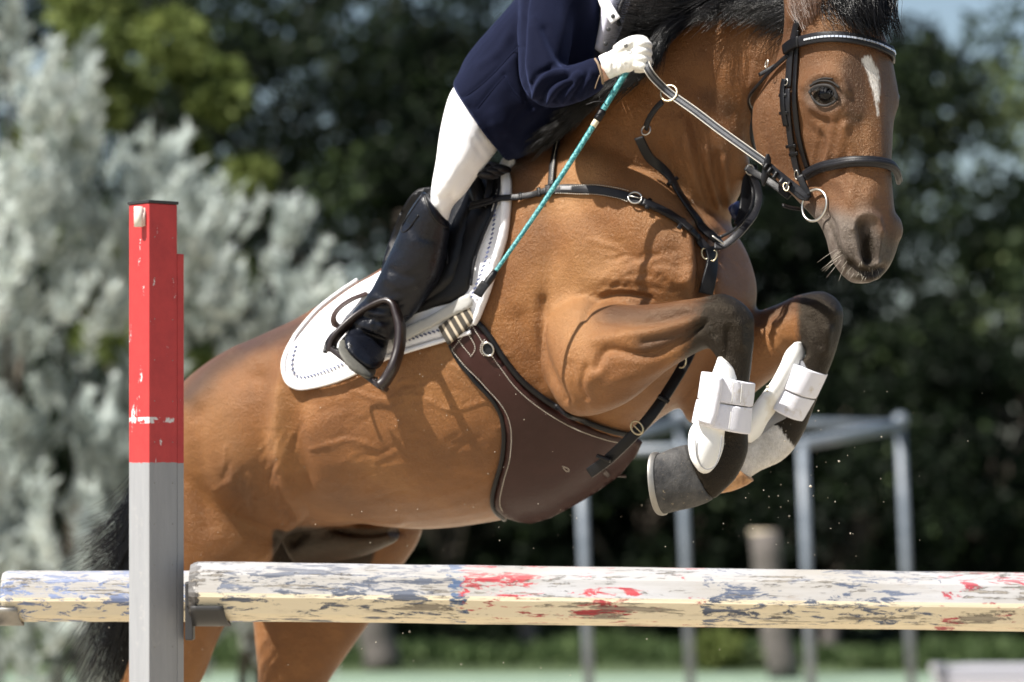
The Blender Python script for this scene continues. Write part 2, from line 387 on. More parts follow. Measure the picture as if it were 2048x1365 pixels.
# --- near forearm
for p, r, a in (([(1195, 735), (1215, 700), (1290, 712), (1350, 690), (1400, 655)], 9, -8), ([(1190, 680), (1270, 668), (1350, 652), (1400, 636)], 12, 5), ([(1200, 640), (1290, 650), (1380, 628)], 8, -4),
                ([(1140, 730), (1150, 780), (1165, 815)], 10, -4), ([(1230, 760), (1300, 745), (1360, 710)], 16, 4), ([(1180, 760), (1205, 735)], 14, 5), ([(1172, 735), (1162, 775), (1172, 800)], 6, -5),
                ([(1300, 625), (1370, 612)], 9, 3), ([(1285, 685), (1350, 672), (1410, 645)], 5, -5),
                ([(1440, 612), (1462, 622)], 16, 4), ([(1478, 650), (1482, 690)], 10, 4), ([(1456, 660), (1456, 710)], 8, -4), ([(1418, 625), (1430, 670)], 8, -4), ([(1500, 640)], 14, 3)): st(p, r, a, 8.4, 9.0)
for p, r, a in (([(1640, 605), (1665, 625)], 14, 5), ([(1625, 640), (1640, 690)], 10, -4), ([(1655, 660), (1650, 700)], 10, 4), ([(1520, 640), (1580, 620)], 10, -4), ([(1552, 650), (1560, 690)], 9, 5)): st(p, r, a, 8.8, 9.3)
# --- barrel, flank, thigh
for p, r, a in (([(582, 700), (562, 780), (556, 880), (572, 970), (600, 1025)], 15, 9), ([(604, 760), (592, 860), (606, 960)], 22, -8), ([(520, 760), (525, 860), (528, 960)], 20, -6),
                ([(440, 770), (470, 860), (480, 980)], 34, 6), ([(395, 830), (400, 930), (415, 1050)], 20, -4), ([(500, 720), (560, 700)], 24, 6), ([(640, 700), (620, 800)], 30, -5),
                ([(600, 1030), (560, 1075), (528, 1115)], 10, 6), ([(618, 1050), (585, 1085)], 12, -12), ([(640, 1050), (720, 1068), (800, 1062)], 7, -6), ([(620, 1035), (700, 1052), (800, 1048)], 8, 4),
                ([(470, 700), (430, 740), (395, 790)], 18, 4), ([(540, 690), (600, 680)], 16, -3)): st(p, r, a, 9.0, 10.0)
for k in range(34):
    x, y = rr.uniform(440, 585), rr.uniform(900, 1040); an = rr.uniform(.9, 1.5); L = rr.uniform(20, 55)
    st([(x, y), (x+L*.5*math.cos(an)+rr.uniform(-5, 5), y-L*.5*math.sin(an)), (x+L*math.cos(an), y-L*math.sin(an))], 4, rr.choice([-1.8, 1.5]), 9.0, 10)
for k in range(60):
    x, y = rr.uniform(640, 1000), rr.uniform(700, 1000); L = rr.uniform(20, 70); an = rr.uniform(.1, .6)
    st([(x, y), (x+L*.5*math.cos(an), y-L*.5*math.sin(an)+rr.uniform(-5, 5)), (x+L*math.cos(an), y-L*math.sin(an))], 4.5, rr.choice([-1.1, .9]), 9.0, 10)
# superficial veins
for k, p in enumerate([[(700, 780), (760, 800), (830, 790), (900, 820), (980, 800)], [(620, 900), (700, 880), (760, 900)], [(900, 730), (950, 760), (975, 800)], [(1240, 520), (1290, 530), (1320, 515), (1360, 530)],
                       [(430, 980), (470, 960), (500, 1000), (540, 990)], [(640, 560), (600, 620)], [(1180, 480), (1240, 500), (1260, 540)], [(1640, 250), (1660, 290), (1650, 330)]]): st(p, 4.5, 2.0)
h.end(1)
# big soft irregularity so nothing is a perfect loft
h.begin()
q = h.V*7.0
h.disp = (np.sin(q[:, 0]*1.7+q[:, 2]*2.3)*np.sin(q[:, 1]*2.1-q[:, 2]*1.1)*.0012+np.sin(q[:, 0]*4.1-q[:, 2]*3.7+1)*np.sin(q[:, 2]*4.9+q[:, 1]*3)*.0006)
h.end(0)
h.push(); me = h.me
h.begin()
px, Yv = h.px, h.V[:, 1]
def sm(x, a, b): t = np.clip((x-a)/(b-a), 0, 1); return t*t*(3-2*t)
def blob(c, r, soft=.5): d = np.linalg.norm((px-np.array(c))/np.array(r), axis=1); return 1-sm(d, 1-soft, 1+soft)
def near(path, r): return np.exp(-(poly_dist(px, path)/r)**2)
black = np.zeros(h.nv); grey = np.zeros(h.nv); white = np.zeros(h.nv); dark = np.zeros(h.nv)
nf = (Yv < 8.86) & (px[:, 1] > 570) & (px[:, 0] < 1540)
black = np.maximum(black, nf*sm(px[:, 0]+(px[:, 1]-640)*.35, 1335, 1440)*(1-.0*px[:, 0]))
black = np.maximum(black, nf*(px[:, 1] > 690)*sm(px[:, 0], 1370, 1420)); black = np.maximum(black, nf*sm(px[:, 1], 840, 860)*(px[:, 0] > 1340))
dark = np.maximum(dark, nf*.75*near([(1225, 625), (1300, 630), (1420, 615)], 30)); dark = np.maximum(dark, nf*.8*near([(1290, 690), (1360, 670), (1420, 650)], 22))
ff = (Yv > 8.82) & (Yv < 9.2) & (px[:, 0] > 1500) & (px[:, 1] > 575)
black = np.maximum(black, ff*sm(px[:, 0], 1575, 1615)); black = np.maximum(black, ((Yv > 8.82) & (px[:, 1] > 790) & (px[:, 0] > 1430) & (px[:, 0] < 1700)))
dark = np.maximum(dark, ff*.7*near([(1510, 640), (1580, 610)], 26))
wh = 1.3*(Yv > 8.8)*(px[:, 1] > 850)*(px[:, 0] > 1400)*(px[:, 0] < 1640)*(1-sm(px[:, 0]*.8-px[:, 1]*.6, 722, 742)); white = np.maximum(white, wh)
hl = (px[:, 1] > 1400)*sm(px[:, 1], 1420, 1500); black = np.maximum(black, hl)
hd = (Yv < 8.95) & (px[:, 0] > 1500) & (px[:, 1] < 600)
grey = hd*sm(px[:, 1]-1.1*np.clip(px[:, 0]-1735, 0, 60)-.25*np.clip(px[:, 0]-1690, 0, 45)+.25*(1690-px[:, 0])*(px[:, 0] < 1690), 404, 446)
grey = np.maximum(grey, hd*.55*(1-sm(np.abs(np.linalg.norm((px-[1650, 190])/[34, 27], axis=1)-.9), .15, .55)))
grey = np.maximum(grey, hd*.8*blob((1730, 470), (34, 56)))
black = np.maximum(black, hd*.85*blob((1736, 500), (14, 40))); black = np.maximum(black, hd*blob((1649, 191), (25, 19), .35)); black = np.maximum(black, hd*.7*blob((1742, 546), (40, 18))); black = np.maximum(black, hd*.55*blob((1700, 520), (16, 26))); black = np.maximum(black, hd*.5*blob((1775, 500), (26, 44)))
black = np.maximum(black, hd*.8*near([(1650, 428), (1664, 452), (1675, 485), (1688, 515), (1708, 540)], 5))
dark = np.maximum(dark, hd*.95*near([(1778, 120), (1790, 200), (1785, 300), (1800, 400), (1800, 480)], 30)); dark = np.maximum(dark, hd*.95*near([(1704, 130), (1712, 180), (1712, 230)], 30)); dark = np.maximum(dark, hd*.5*near([(1640, 60), (1700, 70), (1740, 90)], 34))  # dark face hair, plus the shaded side of the face painted into the coat
white = np.maximum(white, hd*(1-sm(poly_dist(px, [(1734, 122), (1746, 145), (1751, 175), (1754, 200)])-(10.5-.11*np.abs(px[:, 1]-150)*(px[:, 1] > 150)), -9, 9)))
white = np.maximum(white, hd*.85*(1-sm(poly_dist(px, [(1752, 195), (1756, 230)]), -2, 8)))
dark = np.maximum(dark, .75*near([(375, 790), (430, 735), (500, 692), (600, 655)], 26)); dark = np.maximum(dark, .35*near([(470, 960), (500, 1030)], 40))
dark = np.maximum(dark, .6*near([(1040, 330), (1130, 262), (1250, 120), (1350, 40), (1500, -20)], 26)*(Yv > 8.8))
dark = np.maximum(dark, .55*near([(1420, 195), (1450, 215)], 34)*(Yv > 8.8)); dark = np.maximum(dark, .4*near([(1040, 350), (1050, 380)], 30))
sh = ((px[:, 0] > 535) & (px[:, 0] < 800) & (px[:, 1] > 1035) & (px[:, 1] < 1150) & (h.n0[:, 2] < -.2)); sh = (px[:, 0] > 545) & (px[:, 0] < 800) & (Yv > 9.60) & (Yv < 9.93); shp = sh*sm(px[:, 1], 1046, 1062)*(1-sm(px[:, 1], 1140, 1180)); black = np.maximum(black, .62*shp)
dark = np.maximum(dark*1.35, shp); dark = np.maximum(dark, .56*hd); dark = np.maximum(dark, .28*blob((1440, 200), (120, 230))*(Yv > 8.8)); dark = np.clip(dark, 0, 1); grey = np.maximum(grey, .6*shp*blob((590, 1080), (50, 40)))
lite = .8*near([(1060, 380), (1130, 400), (1180, 350)], 40)+.7*near([(1120, 560), (1150, 640), (1180, 540)], 60)+.6*near([(900, 700), (960, 740), (930, 690)], 45)+.5*near([(560, 780), (556, 900)], 20)+.35*near([(430, 820), (460, 900)], 40)+.4*blob((1350, 400), (90, 70))  # lighter patches: sweaty sheen painted into the coat colour
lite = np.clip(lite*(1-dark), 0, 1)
def soft(a, it=3):
    a = a.astype(float)[:, None]
    for _ in range(it): a = a+h.lap(a)*.5
    return a[:, 0]
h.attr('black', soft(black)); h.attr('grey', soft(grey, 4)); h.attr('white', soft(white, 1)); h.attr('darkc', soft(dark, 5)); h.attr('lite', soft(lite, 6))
# coat
m_coat = new_mat('bay_coat', rough=.52, spec=.35); T = NT(m_coat)
nbig = T.noise(5.0, 5, .6); nmid = T.noise(38, 6, .65)
nfine = T.noise(250, 4, .75, T.co('Object', (1, 1, .5)))
base = T.ramp(nbig, [(.30, (.130, .043, .010)), (.52, (.212, .080, .021)), (.72, (.305, .134, .042))])
base = T.mix(T.math('MULTIPLY', nmid, .4), base, (.10, .038, .011))
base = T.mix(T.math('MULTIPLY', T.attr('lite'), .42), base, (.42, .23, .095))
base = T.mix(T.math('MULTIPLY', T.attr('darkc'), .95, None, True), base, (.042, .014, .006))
jit = T.math('MULTIPLY', T.math('SUBTRACT', T.noise(190, 5, .75, T.co('Object', (1, 1, .3))), .5), 1.6)
def edge(a, k=1.0): return T.math('MULTIPLY_ADD', T.math('SUBTRACT', T.math('ADD', T.attr(a), T.math('MULTIPLY', jit, k)), .5), 2.2, .5, clamp=True)
base = T.mix(T.math('MULTIPLY', T.attr('grey'), .9), base, T.ramp(nmid, [(.3, (.045, .040, .038)), (.7, (.12, .108, .10))]))
base = T.mix(edge('black', .6), base, T.ramp(nmid, [(.3, (.002, .002, .002)), (.7, (.006, .0055, .005))]))
base = T.mix(edge('white'), base, T.ramp(nmid, [(.3, (.60, .57, .52)), (.7, (.80, .78, .75))]))
base = T.mix(T.math('MULTIPLY', T.ramp(nfine, [(.35, (0, 0, 0)), (.75, (1, 1, 1))]), .5), base, T.mix(.62, base, (.012, .005, .003)))
sp = T.ramp(T.noise(75, 2, .5), [(.76, (0, 0, 0)), (.80, (1, 1, 1))]); base = T.mix(T.math('MULTIPLY', sp, .35), base, (.55, .42, .30))
b1 = T.bump(nfine, .0035, 1.0); b2 = T.bump(T.noise(60, 5, .6, T.co('Object', (1, 1, 2.2)), 1.2), .0030, .40, b1)
b3 = T.bump(T.noise(17, 5, .6, T.co('Object', (.7, .7, 1.6)), .8), .005, .4, b2)
T.out(base=base, normal=b3, rough=T.math('MULTIPLY_ADD', nmid, .22, .26), sheen=T.math('MULTIPLY', T.math('SUBTRACT', 1.0, T.attr('black'), None, True), .06), spec=T.math('MULTIPLY_ADD', T.attr('black'), -.36, .66))
m_coat.node_tree.nodes['Principled BSDF'].inputs['Sheen Roughness'].default_value = .45
m_coat.node_tree.nodes['Principled BSDF'].inputs['Specular Tint'].default_value = (1, .82, .60, 1)
m_coat.node_tree.nodes['Principled BSDF'].inputs['Sheen Tint'].default_value = (1, .85, .7, 1)
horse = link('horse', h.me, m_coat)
tag(horse, 'bay horse with a small white star jumping over the worn pole', 'horse')
h.push(); _pl = np.empty(len(h.me.loops), int); h.me.loops.foreach_get('vertex_index', _pl)
BVH = BVHTree.FromPolygons(h.V.tolist(), [tuple(p.vertices) for p in h.me.polygons])
def cast(px_, py_, bvh=None):
    d = (P(px_, py_, 9.0)-Vector(CAMP)).normalized(); r = (bvh or BVH).ray_cast(Vector(CAMP), d)
    return (np.array(r[0]), np.array(r[1])) if r[0] is not None else (None, None)
# ================================================================= helpers that lay things on the horse
def fill_missing(pts, ok, nb=None):
    """pts (n,3) with ok mask along a line"""
    idx = np.arange(len(pts)); 
    if ok.sum() == 0: return pts
    for k in range(3): pts[:, k] = np.where(ok, pts[:, k], np.interp(idx, idx[ok], pts[ok, k]))
    return pts
def line_on(path, off, step=4.0, sm_it=6, bvh=None, ymax=None):
    """px path -> 3-D points on the skin, lifted off along the normal"""
    pp = smooth_px(path, step); Pt = np.zeros((len(pp), 3)); Nn = np.zeros((len(pp), 3)); ok = np.zeros(len(pp), bool)
    for i, q in enumerate(pp):
        a, b = cast(q[0], q[1], bvh)
        if a is not None and (ymax is None or a[1] < ymax): Pt[i], Nn[i], ok[i] = a, b, True
    Y = fill_missing(np.stack([Pt[:, 1]]*3, 1), ok)[:, 1]
    if not ok.all():   # a strap running off the outline keeps the slope it had
        for i in np.where(~ok)[0]:
            Pt[i] = np.array(P(pp[i][0], pp[i][1], Y[i]))
    Nn = fill_missing(Nn, ok)
    for _ in range(sm_it):
        Pt[1:-1] = Pt[1:-1]*.5+(Pt[:-2]+Pt[2:])*.25; Nn[1:-1] = Nn[1:-1]*.5+(Nn[:-2]+Nn[2:])*.25
    Nn = unit(Nn); of = np.interp(np.linspace(0, 1, len(Pt)), np.linspace(0, 1, len(off)), off) if isinstance(off, (list, tuple)) else np.full(len(Pt), off)
    return Pt+Nn*of[:, None], Nn
def line_free(path, step=4.0):
    """rows px,py,Y"""
    q = catmull(path, 8); q = resample(q*np.array([1, 1, 850.]), step)/np.array([1, 1, 850.])
    return np.array([P(*r) for r in q])
def strap(name, path, wd, th, m, parent, off=.001, free=False, up=None, **kw):
    if free: pts = line_free(path); nn = np.tile(unit(np.array(up if up is not None else (-.2, -1, .1))), (len(pts), 1))
    else: pts, nn = line_on(path, off, **kw)
    mb = MB(); mb.add(*ribbon(pts, nn, wd, th)); return mb.build(name, m, parent)
def ring_tube(c, rx, ry, rad, tilt=0, nrm=(0, -1, 0), n=40, a0=0, a1=2*math.pi):
    nrm = unit(np.array(nrm, float)); X = unit(np.cross(np.array([0, 0, 1.]), nrm)); X = -X if X[0] < 0 else X; Z = np.cross(X, nrm); Z = Z if Z[2] > 0 else -Z
    full = abs(a1-a0-2*math.pi) < 1e-6; t = np.linspace(a0, a1, n, endpoint=not full)
    u = rx*np.cos(t); v = ry*np.sin(t); ct, stt = math.cos(tilt), math.sin(tilt)
    pts = np.array(c)+np.outer(u*ct-v*stt, X)+np.outer(u*stt+v*ct, Z)
    if full:
        cc = np.array(c); T = unit(np.roll(pts, -1, 0)-np.roll(pts, 1, 0)); R = unit(pts-cc); B = np.cross(T, R); s = np.linspace(0, 2*math.pi, 10, endpoint=False)
        G = pts[:, None]+rad*(np.cos(s)[None, :, None]*R[:, None]+np.sin(s)[None, :, None]*B[:, None]); V = G.reshape(-1, 3); Fc = []
        for i in range(n):
            for j in range(10): Fc.append((i*10+j, i*10+(j+1) % 10, ((i+1) % n)*10+(j+1) % 10, ((i+1) % n)*10+j))
        return V, Fc
    return tube(pts, rad, 10)
def dashes(pts, nn, ln, gap, wd, th, slant=0.0):
    """stitches / rope strands along a 3-D line"""
    d = np.r_[0, np.cumsum(np.linalg.norm(np.diff(pts, axis=0), axis=1))]; mb = MB(); s = 0.0
    T, N, S = frame_along(pts, nn)
    while s+ln < d[-1]:
        c = np.array([np.interp(s+ln/2, d, pts[:, k]) for k in range(3)]); t = unit(np.array([np.interp(s, d, T[:, k]) for k in range(3)]))
        n_ = unit(np.array([np.interp(s, d, N[:, k]) for k in range(3)])); b_ = np.cross(t, n_)
        if slant: t2 = unit(t+b_*slant); b_ = np.cross(t2, n_); t = t2
        R = np.stack([t, b_, n_], 1); mb.add(*box(c+n_*th*.4, ln, wd, th, R)); s += ln+gap
    return mb
def stitch(name, path, m, parent, off, ln=.0042, gap=.0028, wd=.0012, th=.0009, slant=0, **kw):
    pts, nn = line_on(path, off, **kw); return dashes(pts, nn, ln, gap, wd, th, slant).build(name, m, parent, smooth=False)
def panel(name, outline, off, th, m, parent, step=7.0, round_px=9.0, sm_it=10, closed_smooth=True, ymax=None, bulge=0.0, fun=None, back=.0015):
    o = np.asarray(outline, float)
    if closed_smooth:
        E = np.vstack([o, o, o]); C = catmull(E, 6); o = C[len(outline)*6:len(outline)*12]
    o = resample(np.vstack([o, o[:1]]), step)[:-1]
    x0, y0 = o.min(0); x1, y1 = o.max(0); g = np.array([(x+(k % 2)*step/2, y) for k, y in enumerate(np.arange(y0, y1, step*.87)) for x in np.arange(x0, x1, step)])
    g = g[inside(g, o)]; g = g[poly_dist(g, np.vstack([o, o[:1]])) > step*.55]
    pts = np.vstack([o, g]); nb = len(o)
    r = mgeo.delaunay_2d_cdt([Vector(p) for p in pts], [], [list(range(nb))], 1, 1e-4)
    pv = np.array([tuple(v) for v in r[0]]); fc = [f for f in r[2]]
    n = len(pv); Pt = np.zeros((n, 3)); Nn = np.zeros((n, 3)); ok = np.zeros(n, bool)
    for i, q in enumerate(pv):
        a, b = cast(q[0], q[1])
        if a is not None and (ymax is None or a[1] < ymax) and b[1] < .12: Pt[i], Nn[i], ok[i] = a, b, True
    e = set()
    for f in fc:
        for a, b in zip(f, f[1:]+f[:1]): e.add((min(a, b), max(a, b)))
    e = np.array(sorted(e)); dg_ = np.maximum(np.bincount(e.ravel(), minlength=n), 1).astype(float)
    def avg(A): return np.stack([(np.bincount(e[:, 0], A[e[:, 1], k], n)+np.bincount(e[:, 1], A[e[:, 0], k], n))/dg_ for k in range(A.shape[1])], 1)
    Y = Pt[:, 1:2].copy(); Y[~ok] = Y[ok].mean() if ok.any() else 9.2
    for _ in range(200):
        A = avg(Y); Y[~ok] = A[~ok]
        An = avg(Nn); Nn[~ok] = An[~ok]
        if ok.all(): break
    for _ in range(sm_it): Y = Y*.5+avg(Y)*.5; Nn = Nn*.5+avg(Nn)*.5
    Y = Y[:, 0]; Nn = unit(Nn)
    if fun is not None: Y = fun(pv, Y)
    Pt = np.array([P(a[0], a[1], y) for a, y in zip(pv, Y)])
    d = poly_dist(pv, np.vstack([o, o[:1]])); k = np.clip(d/round_px, 0, 1); prof = np.sqrt(np.clip(1-(1-k)**2, 0, 1))
    inn = off+th*(.35+.65*prof)+bulge*np.clip(d/ (d.max()+1e-6), 0, 1)**.7
    Fv = Pt+Nn*inn[:, None]; Bv = Pt+Nn*max(off-.004, back)
    V = np.vstack([Fv, Bv]); Fc = []
    for f in fc: Fc.append(tuple(f)); Fc.append(tuple(i+n for i in reversed(f)))
    ec = {}
    for f in fc:
        for a, b in zip(f, f[1:]+f[:1]): ec[(a, b)] = 1
    for (a, b) in list(ec):
        if (b, a) not in ec: Fc.append((b, a, a+n, b+n))
    mb = MB(); mb.add(V, Fc); ob = mb.build(name, m, parent)
    ob['outline'] = 0; del ob['outline']
    return ob
# ---------------------------------------------------------------- tack materials
def leather(name, col, rough=.34, grain=900, dust=.25, bump=.0006):
    m = new_mat(name, col, rough, .5); T = NT(m); nz = T.noise(22, 5, .65)
    c = T.mix(T.math('MULTIPLY', T.ramp(nz, [(.45, (0, 0, 0)), (.8, (1, 1, 1))]), dust), col, tuple(min(1, x*1.8+.010) for x in col))
    T.out(base=c, normal=T.bump(T.noise(grain, 3, .6), bump, .7, T.bump(T.noise(60, 4), .0015, .4)), rough=T.math('MULTIPLY_ADD', nz, .3, rough-.12), spec=.26); return m
m_black = leather('black_leather', (.004, .004, .005)); m_blackg = leather('worn_leather', (.010, .010, .012), .36)
m_brown = leather('brown_leather', (.030, .010, .008), .36, dust=.3); m_choc = leather('dark_brown_leather', (.030, .016, .013), .4)
def steel(name, col=(.55, .53, .48), r=.28):
    m = new_mat(name, col, r, .5, 1.0); T = NT(m); T.out(rough=T.math('MULTIPLY_ADD', T.noise(90, 4), .3, r-.1)); return m
m_steel = steel('polished_steel'); m_brass = steel('tarnished_steel', (.50, .44, .30), .36)
def cloth(name, col, rough=.9, sheen=.3, weave=1400, b=.0005, folds=.0):
    m = new_mat(name, col, rough, .2, 0, sheen); T = NT(m)
    c = T.mix(T.math('MULTIPLY', T.noise(30, 5, .6), .3), col, tuple(x*.78 for x in col))
    T.out(base=c, normal=T.bump(T.noise(weave, 2), b, .8, T.bump(T.noise(26, 4, .55), .004, .35+folds))); return m
m_white = cloth('white_cotton', (.80, .80, .82)); m_thread = new_mat('pale_thread', (.62, .58, .50), .8); m_cord = new_mat('navy_cord', (.045, .06, .14), .7)
m_web = cloth('white_webbing', (.42, .42, .40), weave=700, b=.0012)
m_plastic = new_mat('black_plastic', (.02, .02, .021), .5)
# ================================================================= SADDLE PAD
pad = empty('saddle_pad', P(850, 620, 9.2)); tag(pad, 'white quilted saddle pad with braided border under the black saddle', 'saddle pad')
pad_out = [(1035, 330), (1020, 350), (1024, 385), (1022, 430), (1013, 490), (994, 545), (972, 600), (955, 645), (935, 662), (885, 678), (800, 705), (735, 733), (690, 754), (640, 770), (602, 775), (578, 766), (572, 742), (580, 708), (602, 678), (640, 634), (682, 600),
           (722, 573), (760, 552), (830, 505), (920, 440), (985, 365), (1010, 330)]
panel('pad_cloth', pad_out, .006, .012, m_white, pad, step=7, round_px=10, sm_it=14)
panel('pad_binding', [(1036, 327), (1024, 345), (1028, 372), (1026, 420), (1018, 480), (1000, 535), (982, 590), (958, 648), (948, 642), (965, 592), (984, 535), (1001, 480), (1009, 420), (1010, 372), (1006, 345), (1018, 327)], .012, .014, m_white, pad, step=5, round_px=7, closed_smooth=True)
strap('pad_binding', [(945, 664), (885, 683), (800, 709), (735, 737), (690, 757), (640, 773), (602, 777), (577, 768), (570, 742), (578, 707), (600, 676), (638, 632), (680, 598), (722, 570)], .010, .009, m_white, pad, off=.010)
stitch('braid', [(1003, 420), (996, 470), (982, 520), (962, 570), (948, 600), (938, 620)], m_cord, pad, .0270, .0082, .0030, .0036, .0022, .75, sm_it=14)
stitch('braid', [(598, 700), (588, 728), (590, 748), (612, 756), (645, 750), (690, 733), (740, 712)], m_cord, pad, .0198, .0082, .0030, .0036, .0022, .75, sm_it=14)
stitch('braid', [(800, 690), (850, 672), (890, 660)], m_cord, pad, .0198, .0082, .0030, .0036, .0022, .75, sm_it=14)
for q in ([(1000, 440), (968, 500), (945, 560)], [(650, 640), (700, 720)], [(700, 600), (760, 700)], [(610, 700), (700, 640), (780, 600)], [(980, 390), (1018, 400)], [(965, 520), (992, 530)]):
    stitch('quilting', q, m_white, pad, .0185, .006, .003, .0014, .001, sm_it=14)
# webbing loop that holds the girth
panel('girth_loop', [(800, 668), (870, 634), (940, 592), (951, 596), (953, 610), (945, 618), (880, 652), (806, 692), (798, 682)], .030, .0022, m_web, pad, step=6, round_px=4)
# ================================================================= SADDLE
sad = empty('saddle', P(900, 520, 9.2)); tag(sad, 'black leather jumping saddle between the rider and the white pad', 'saddle')
seat = MB(); seat.add(*loft_px([(822, 492, 836, 512, .06, Yb(800)), (836, 486, 856, 520, .10, Yb(830)), (862, 478, 886, 530, .10, Yb(870)), (900, 440, 930, 500, .13, Yb(920)), (955, 372, 985, 430, .12, Yb(970)), (992, 336, 1014, 372, .09, Yb(1000)), (1008, 338, 1020, 352, .04, Yb(1012))], LB, n=28, p=2.6))
seat.build('seat', m_blackg, sad)
panel('flap', [(996, 338), (1020, 352), (1014, 392), (1002, 430), (980, 474), (960, 528), (952, 572), (930, 600), (880, 618), (830, 636), (795, 640), (770, 600), (790, 500), (840, 400), (905, 385), (950, 352)], .022, .006, m_black, sad, step=8, sm_it=24, round_px=5)
panel('flap', [(978, 352), (992, 368), (978, 400), (960, 440), (945, 485), (935, 525), (915, 574), (868, 608), (828, 632), (800, 625), (790, 590), (830, 470), (880, 400), (925, 372)], .032, .006, m_black, sad, step=8, sm_it=24, round_px=5)
def tube_on(name, path, r, m, parent, off, flat=1.0, **kw):
    pts, nn = line_on(path, off, **kw); mb = MB(); mb.add(*tube(pts, r, 12, nn, flat)); return mb.build(name, m, parent)
tube_on('flap_edge', [(985, 350), (950, 362), (921, 384), (903, 424), (890, 470), (886, 506), (880, 540), (870, 578), (851, 612), (826, 634)], .0055, m_blackg, sad, .040, sm_it=30)
tube_on('flap_edge', [(1014, 350), (1012, 392), (1000, 432), (978, 474), (958, 528), (950, 574)], .0035, m_blackg, sad, .028, sm_it=30)
stitch('stitching', [(980, 356), (952, 368), (928, 388), (911, 426), (899, 470), (894, 506), (889, 540)], m_thread, sad, .046, .003, .0025, .0009, .0008, sm_it=30)
panel('knee_block', [(955, 376), (968, 366), (980, 378), (986, 402), (984, 424), (974, 432), (962, 418), (953, 398)], .036, .008, m_blackg, sad, step=5, bulge=.012, sm_it=20)
panel('knee_block', [(988, 352), (1000, 350), (1004, 372), (999, 402), (986, 430), (984, 410), (990, 385)], .034, .005, m_blackg, sad, step=5, bulge=.006, sm_it=20)
for c in ((1000, 336, 9.0), (988, 341, 8.99), (976, 348, 8.98)):
    mb = MB(); mb.add(*loft_px([(c[0]-14, c[1]-4, c[0]-12, c[1]+10, .02, c[2]+.03), (c[0], c[1]-8, c[0]+2, c[1]+12, .03, c[2]+.03), (c[0]+14, c[1]-3, c[0]+13, c[1]+10, .02, c[2]+.03)], LB, n=16)); mb.build('pommel', m_blackg, sad)
strap('strap_keeper', [(913, 494), (914, 515), (913, 536)], .004, .003, m_blackg, sad, off=.044)
# stirrup: leather, frame, tread
def free_rib(name, path, wd, th, m, parent, up): return strap(name, path, wd, th, m, parent, free=True, up=up)
free_rib('stirrup_leather', [(853, 532, 9.0), (820, 574, 9.03), (788, 612, 9.07)], .012, .004, m_blackg, sad, (-.6, -.7, .3))
mb = MB(); mb.add(*tube(line_free([(851, 534, 8.993), (820, 574, 9.023), (783, 613, 9.06)]), .0012, 6)); mb.add(*tube(line_free([(831, 547, 9.005), (805, 577, 9.03), (780, 606, 9.055)]), .0010, 6)); mb.build('leather_edge', new_mat('cut_leather_edge', (.34, .29, .24), .7), sad)
free_rib('leather_end', [(735, 588, 9.200), (705, 600, 9.190), (682, 615, 9.190), (669, 632, 9.190), (670, 648, 9.190), (684, 658, 9.200)], .017, .004, m_choc, sad, (-.5, -.6, .6))
stir = empty('stirrup', P(735, 700, 9.045)); stir.parent = sad; stir.matrix_parent_inverse = sad.matrix_world.inverted(); bpy.context.view_layer.update()
m_stir = new_mat('dark_composite', (.014, .008, .007), .33, .5); T = NT(m_stir); T.out(rough=T.math('MULTIPLY_ADD', T.noise(40, 4), .25, .2))
fr = MB()
arch = line_free([(668, 706, 9.045), (672, 684, 9.045), (690, 662, 9.045), (722, 634, 9.045), (755, 614, 9.035), (778, 606, 9.025), (792, 612, 9.015), (800, 635, 9.005), (806, 662, 8.995), (803, 700, 8.985), (792, 736, 8.975), (776, 764, 8.975), (762, 778, 8.975)])
upv = np.tile(unit(np.array([-.45, -.85, .2])), (len(arch), 1))
wd = np.interp(np.linspace(0, 1, len(arch)), [0, .3, .52, .62, .8, 1], [.016, .011, .016, .020, .020, .022]); fr.add(*ribbon(arch, upv, wd, .026)); fr.build('frame', m_stir, stir)
tr = MB(); C0, C1 = np.array(P(656, 694, 9.030)), np.array(P(762, 776, 8.970)); ax = unit(C1-C0); dep = unit(np.array([-.1, .97, .2])); dep = unit(dep-ax*(dep@ax)); nz_ = np.cross(ax, dep)
for (k0, t0) in ((0, .016),):
    tr.add(*box((C0+C1)/2+dep*.02, np.linalg.norm(C1-C0), .055, .012, np.stack([ax, dep, nz_], 1)))
tr.build('tread', m_stir, stir, smooth=False, bevel=.003)
tg = MB()
for k in range(9): tg.add(*box(C0+(C1-C0)*(k+.7)/10+dep*.02+nz_*(-.0075 if nz_[2] < 0 else .0075), .003, .046, .004, np.stack([ax, dep, nz_], 1)))
tg.build('grip_rib', m_plastic, stir, smooth=False)
mb = MB(); mb.add(*tube(line_free([(690, 655, 9.045), (668, 668, 9.075), (655, 686, 9.095), (650, 706, 9.085)]), .006, 10, flat=.5)); mb.build('release_band', m_black, stir)
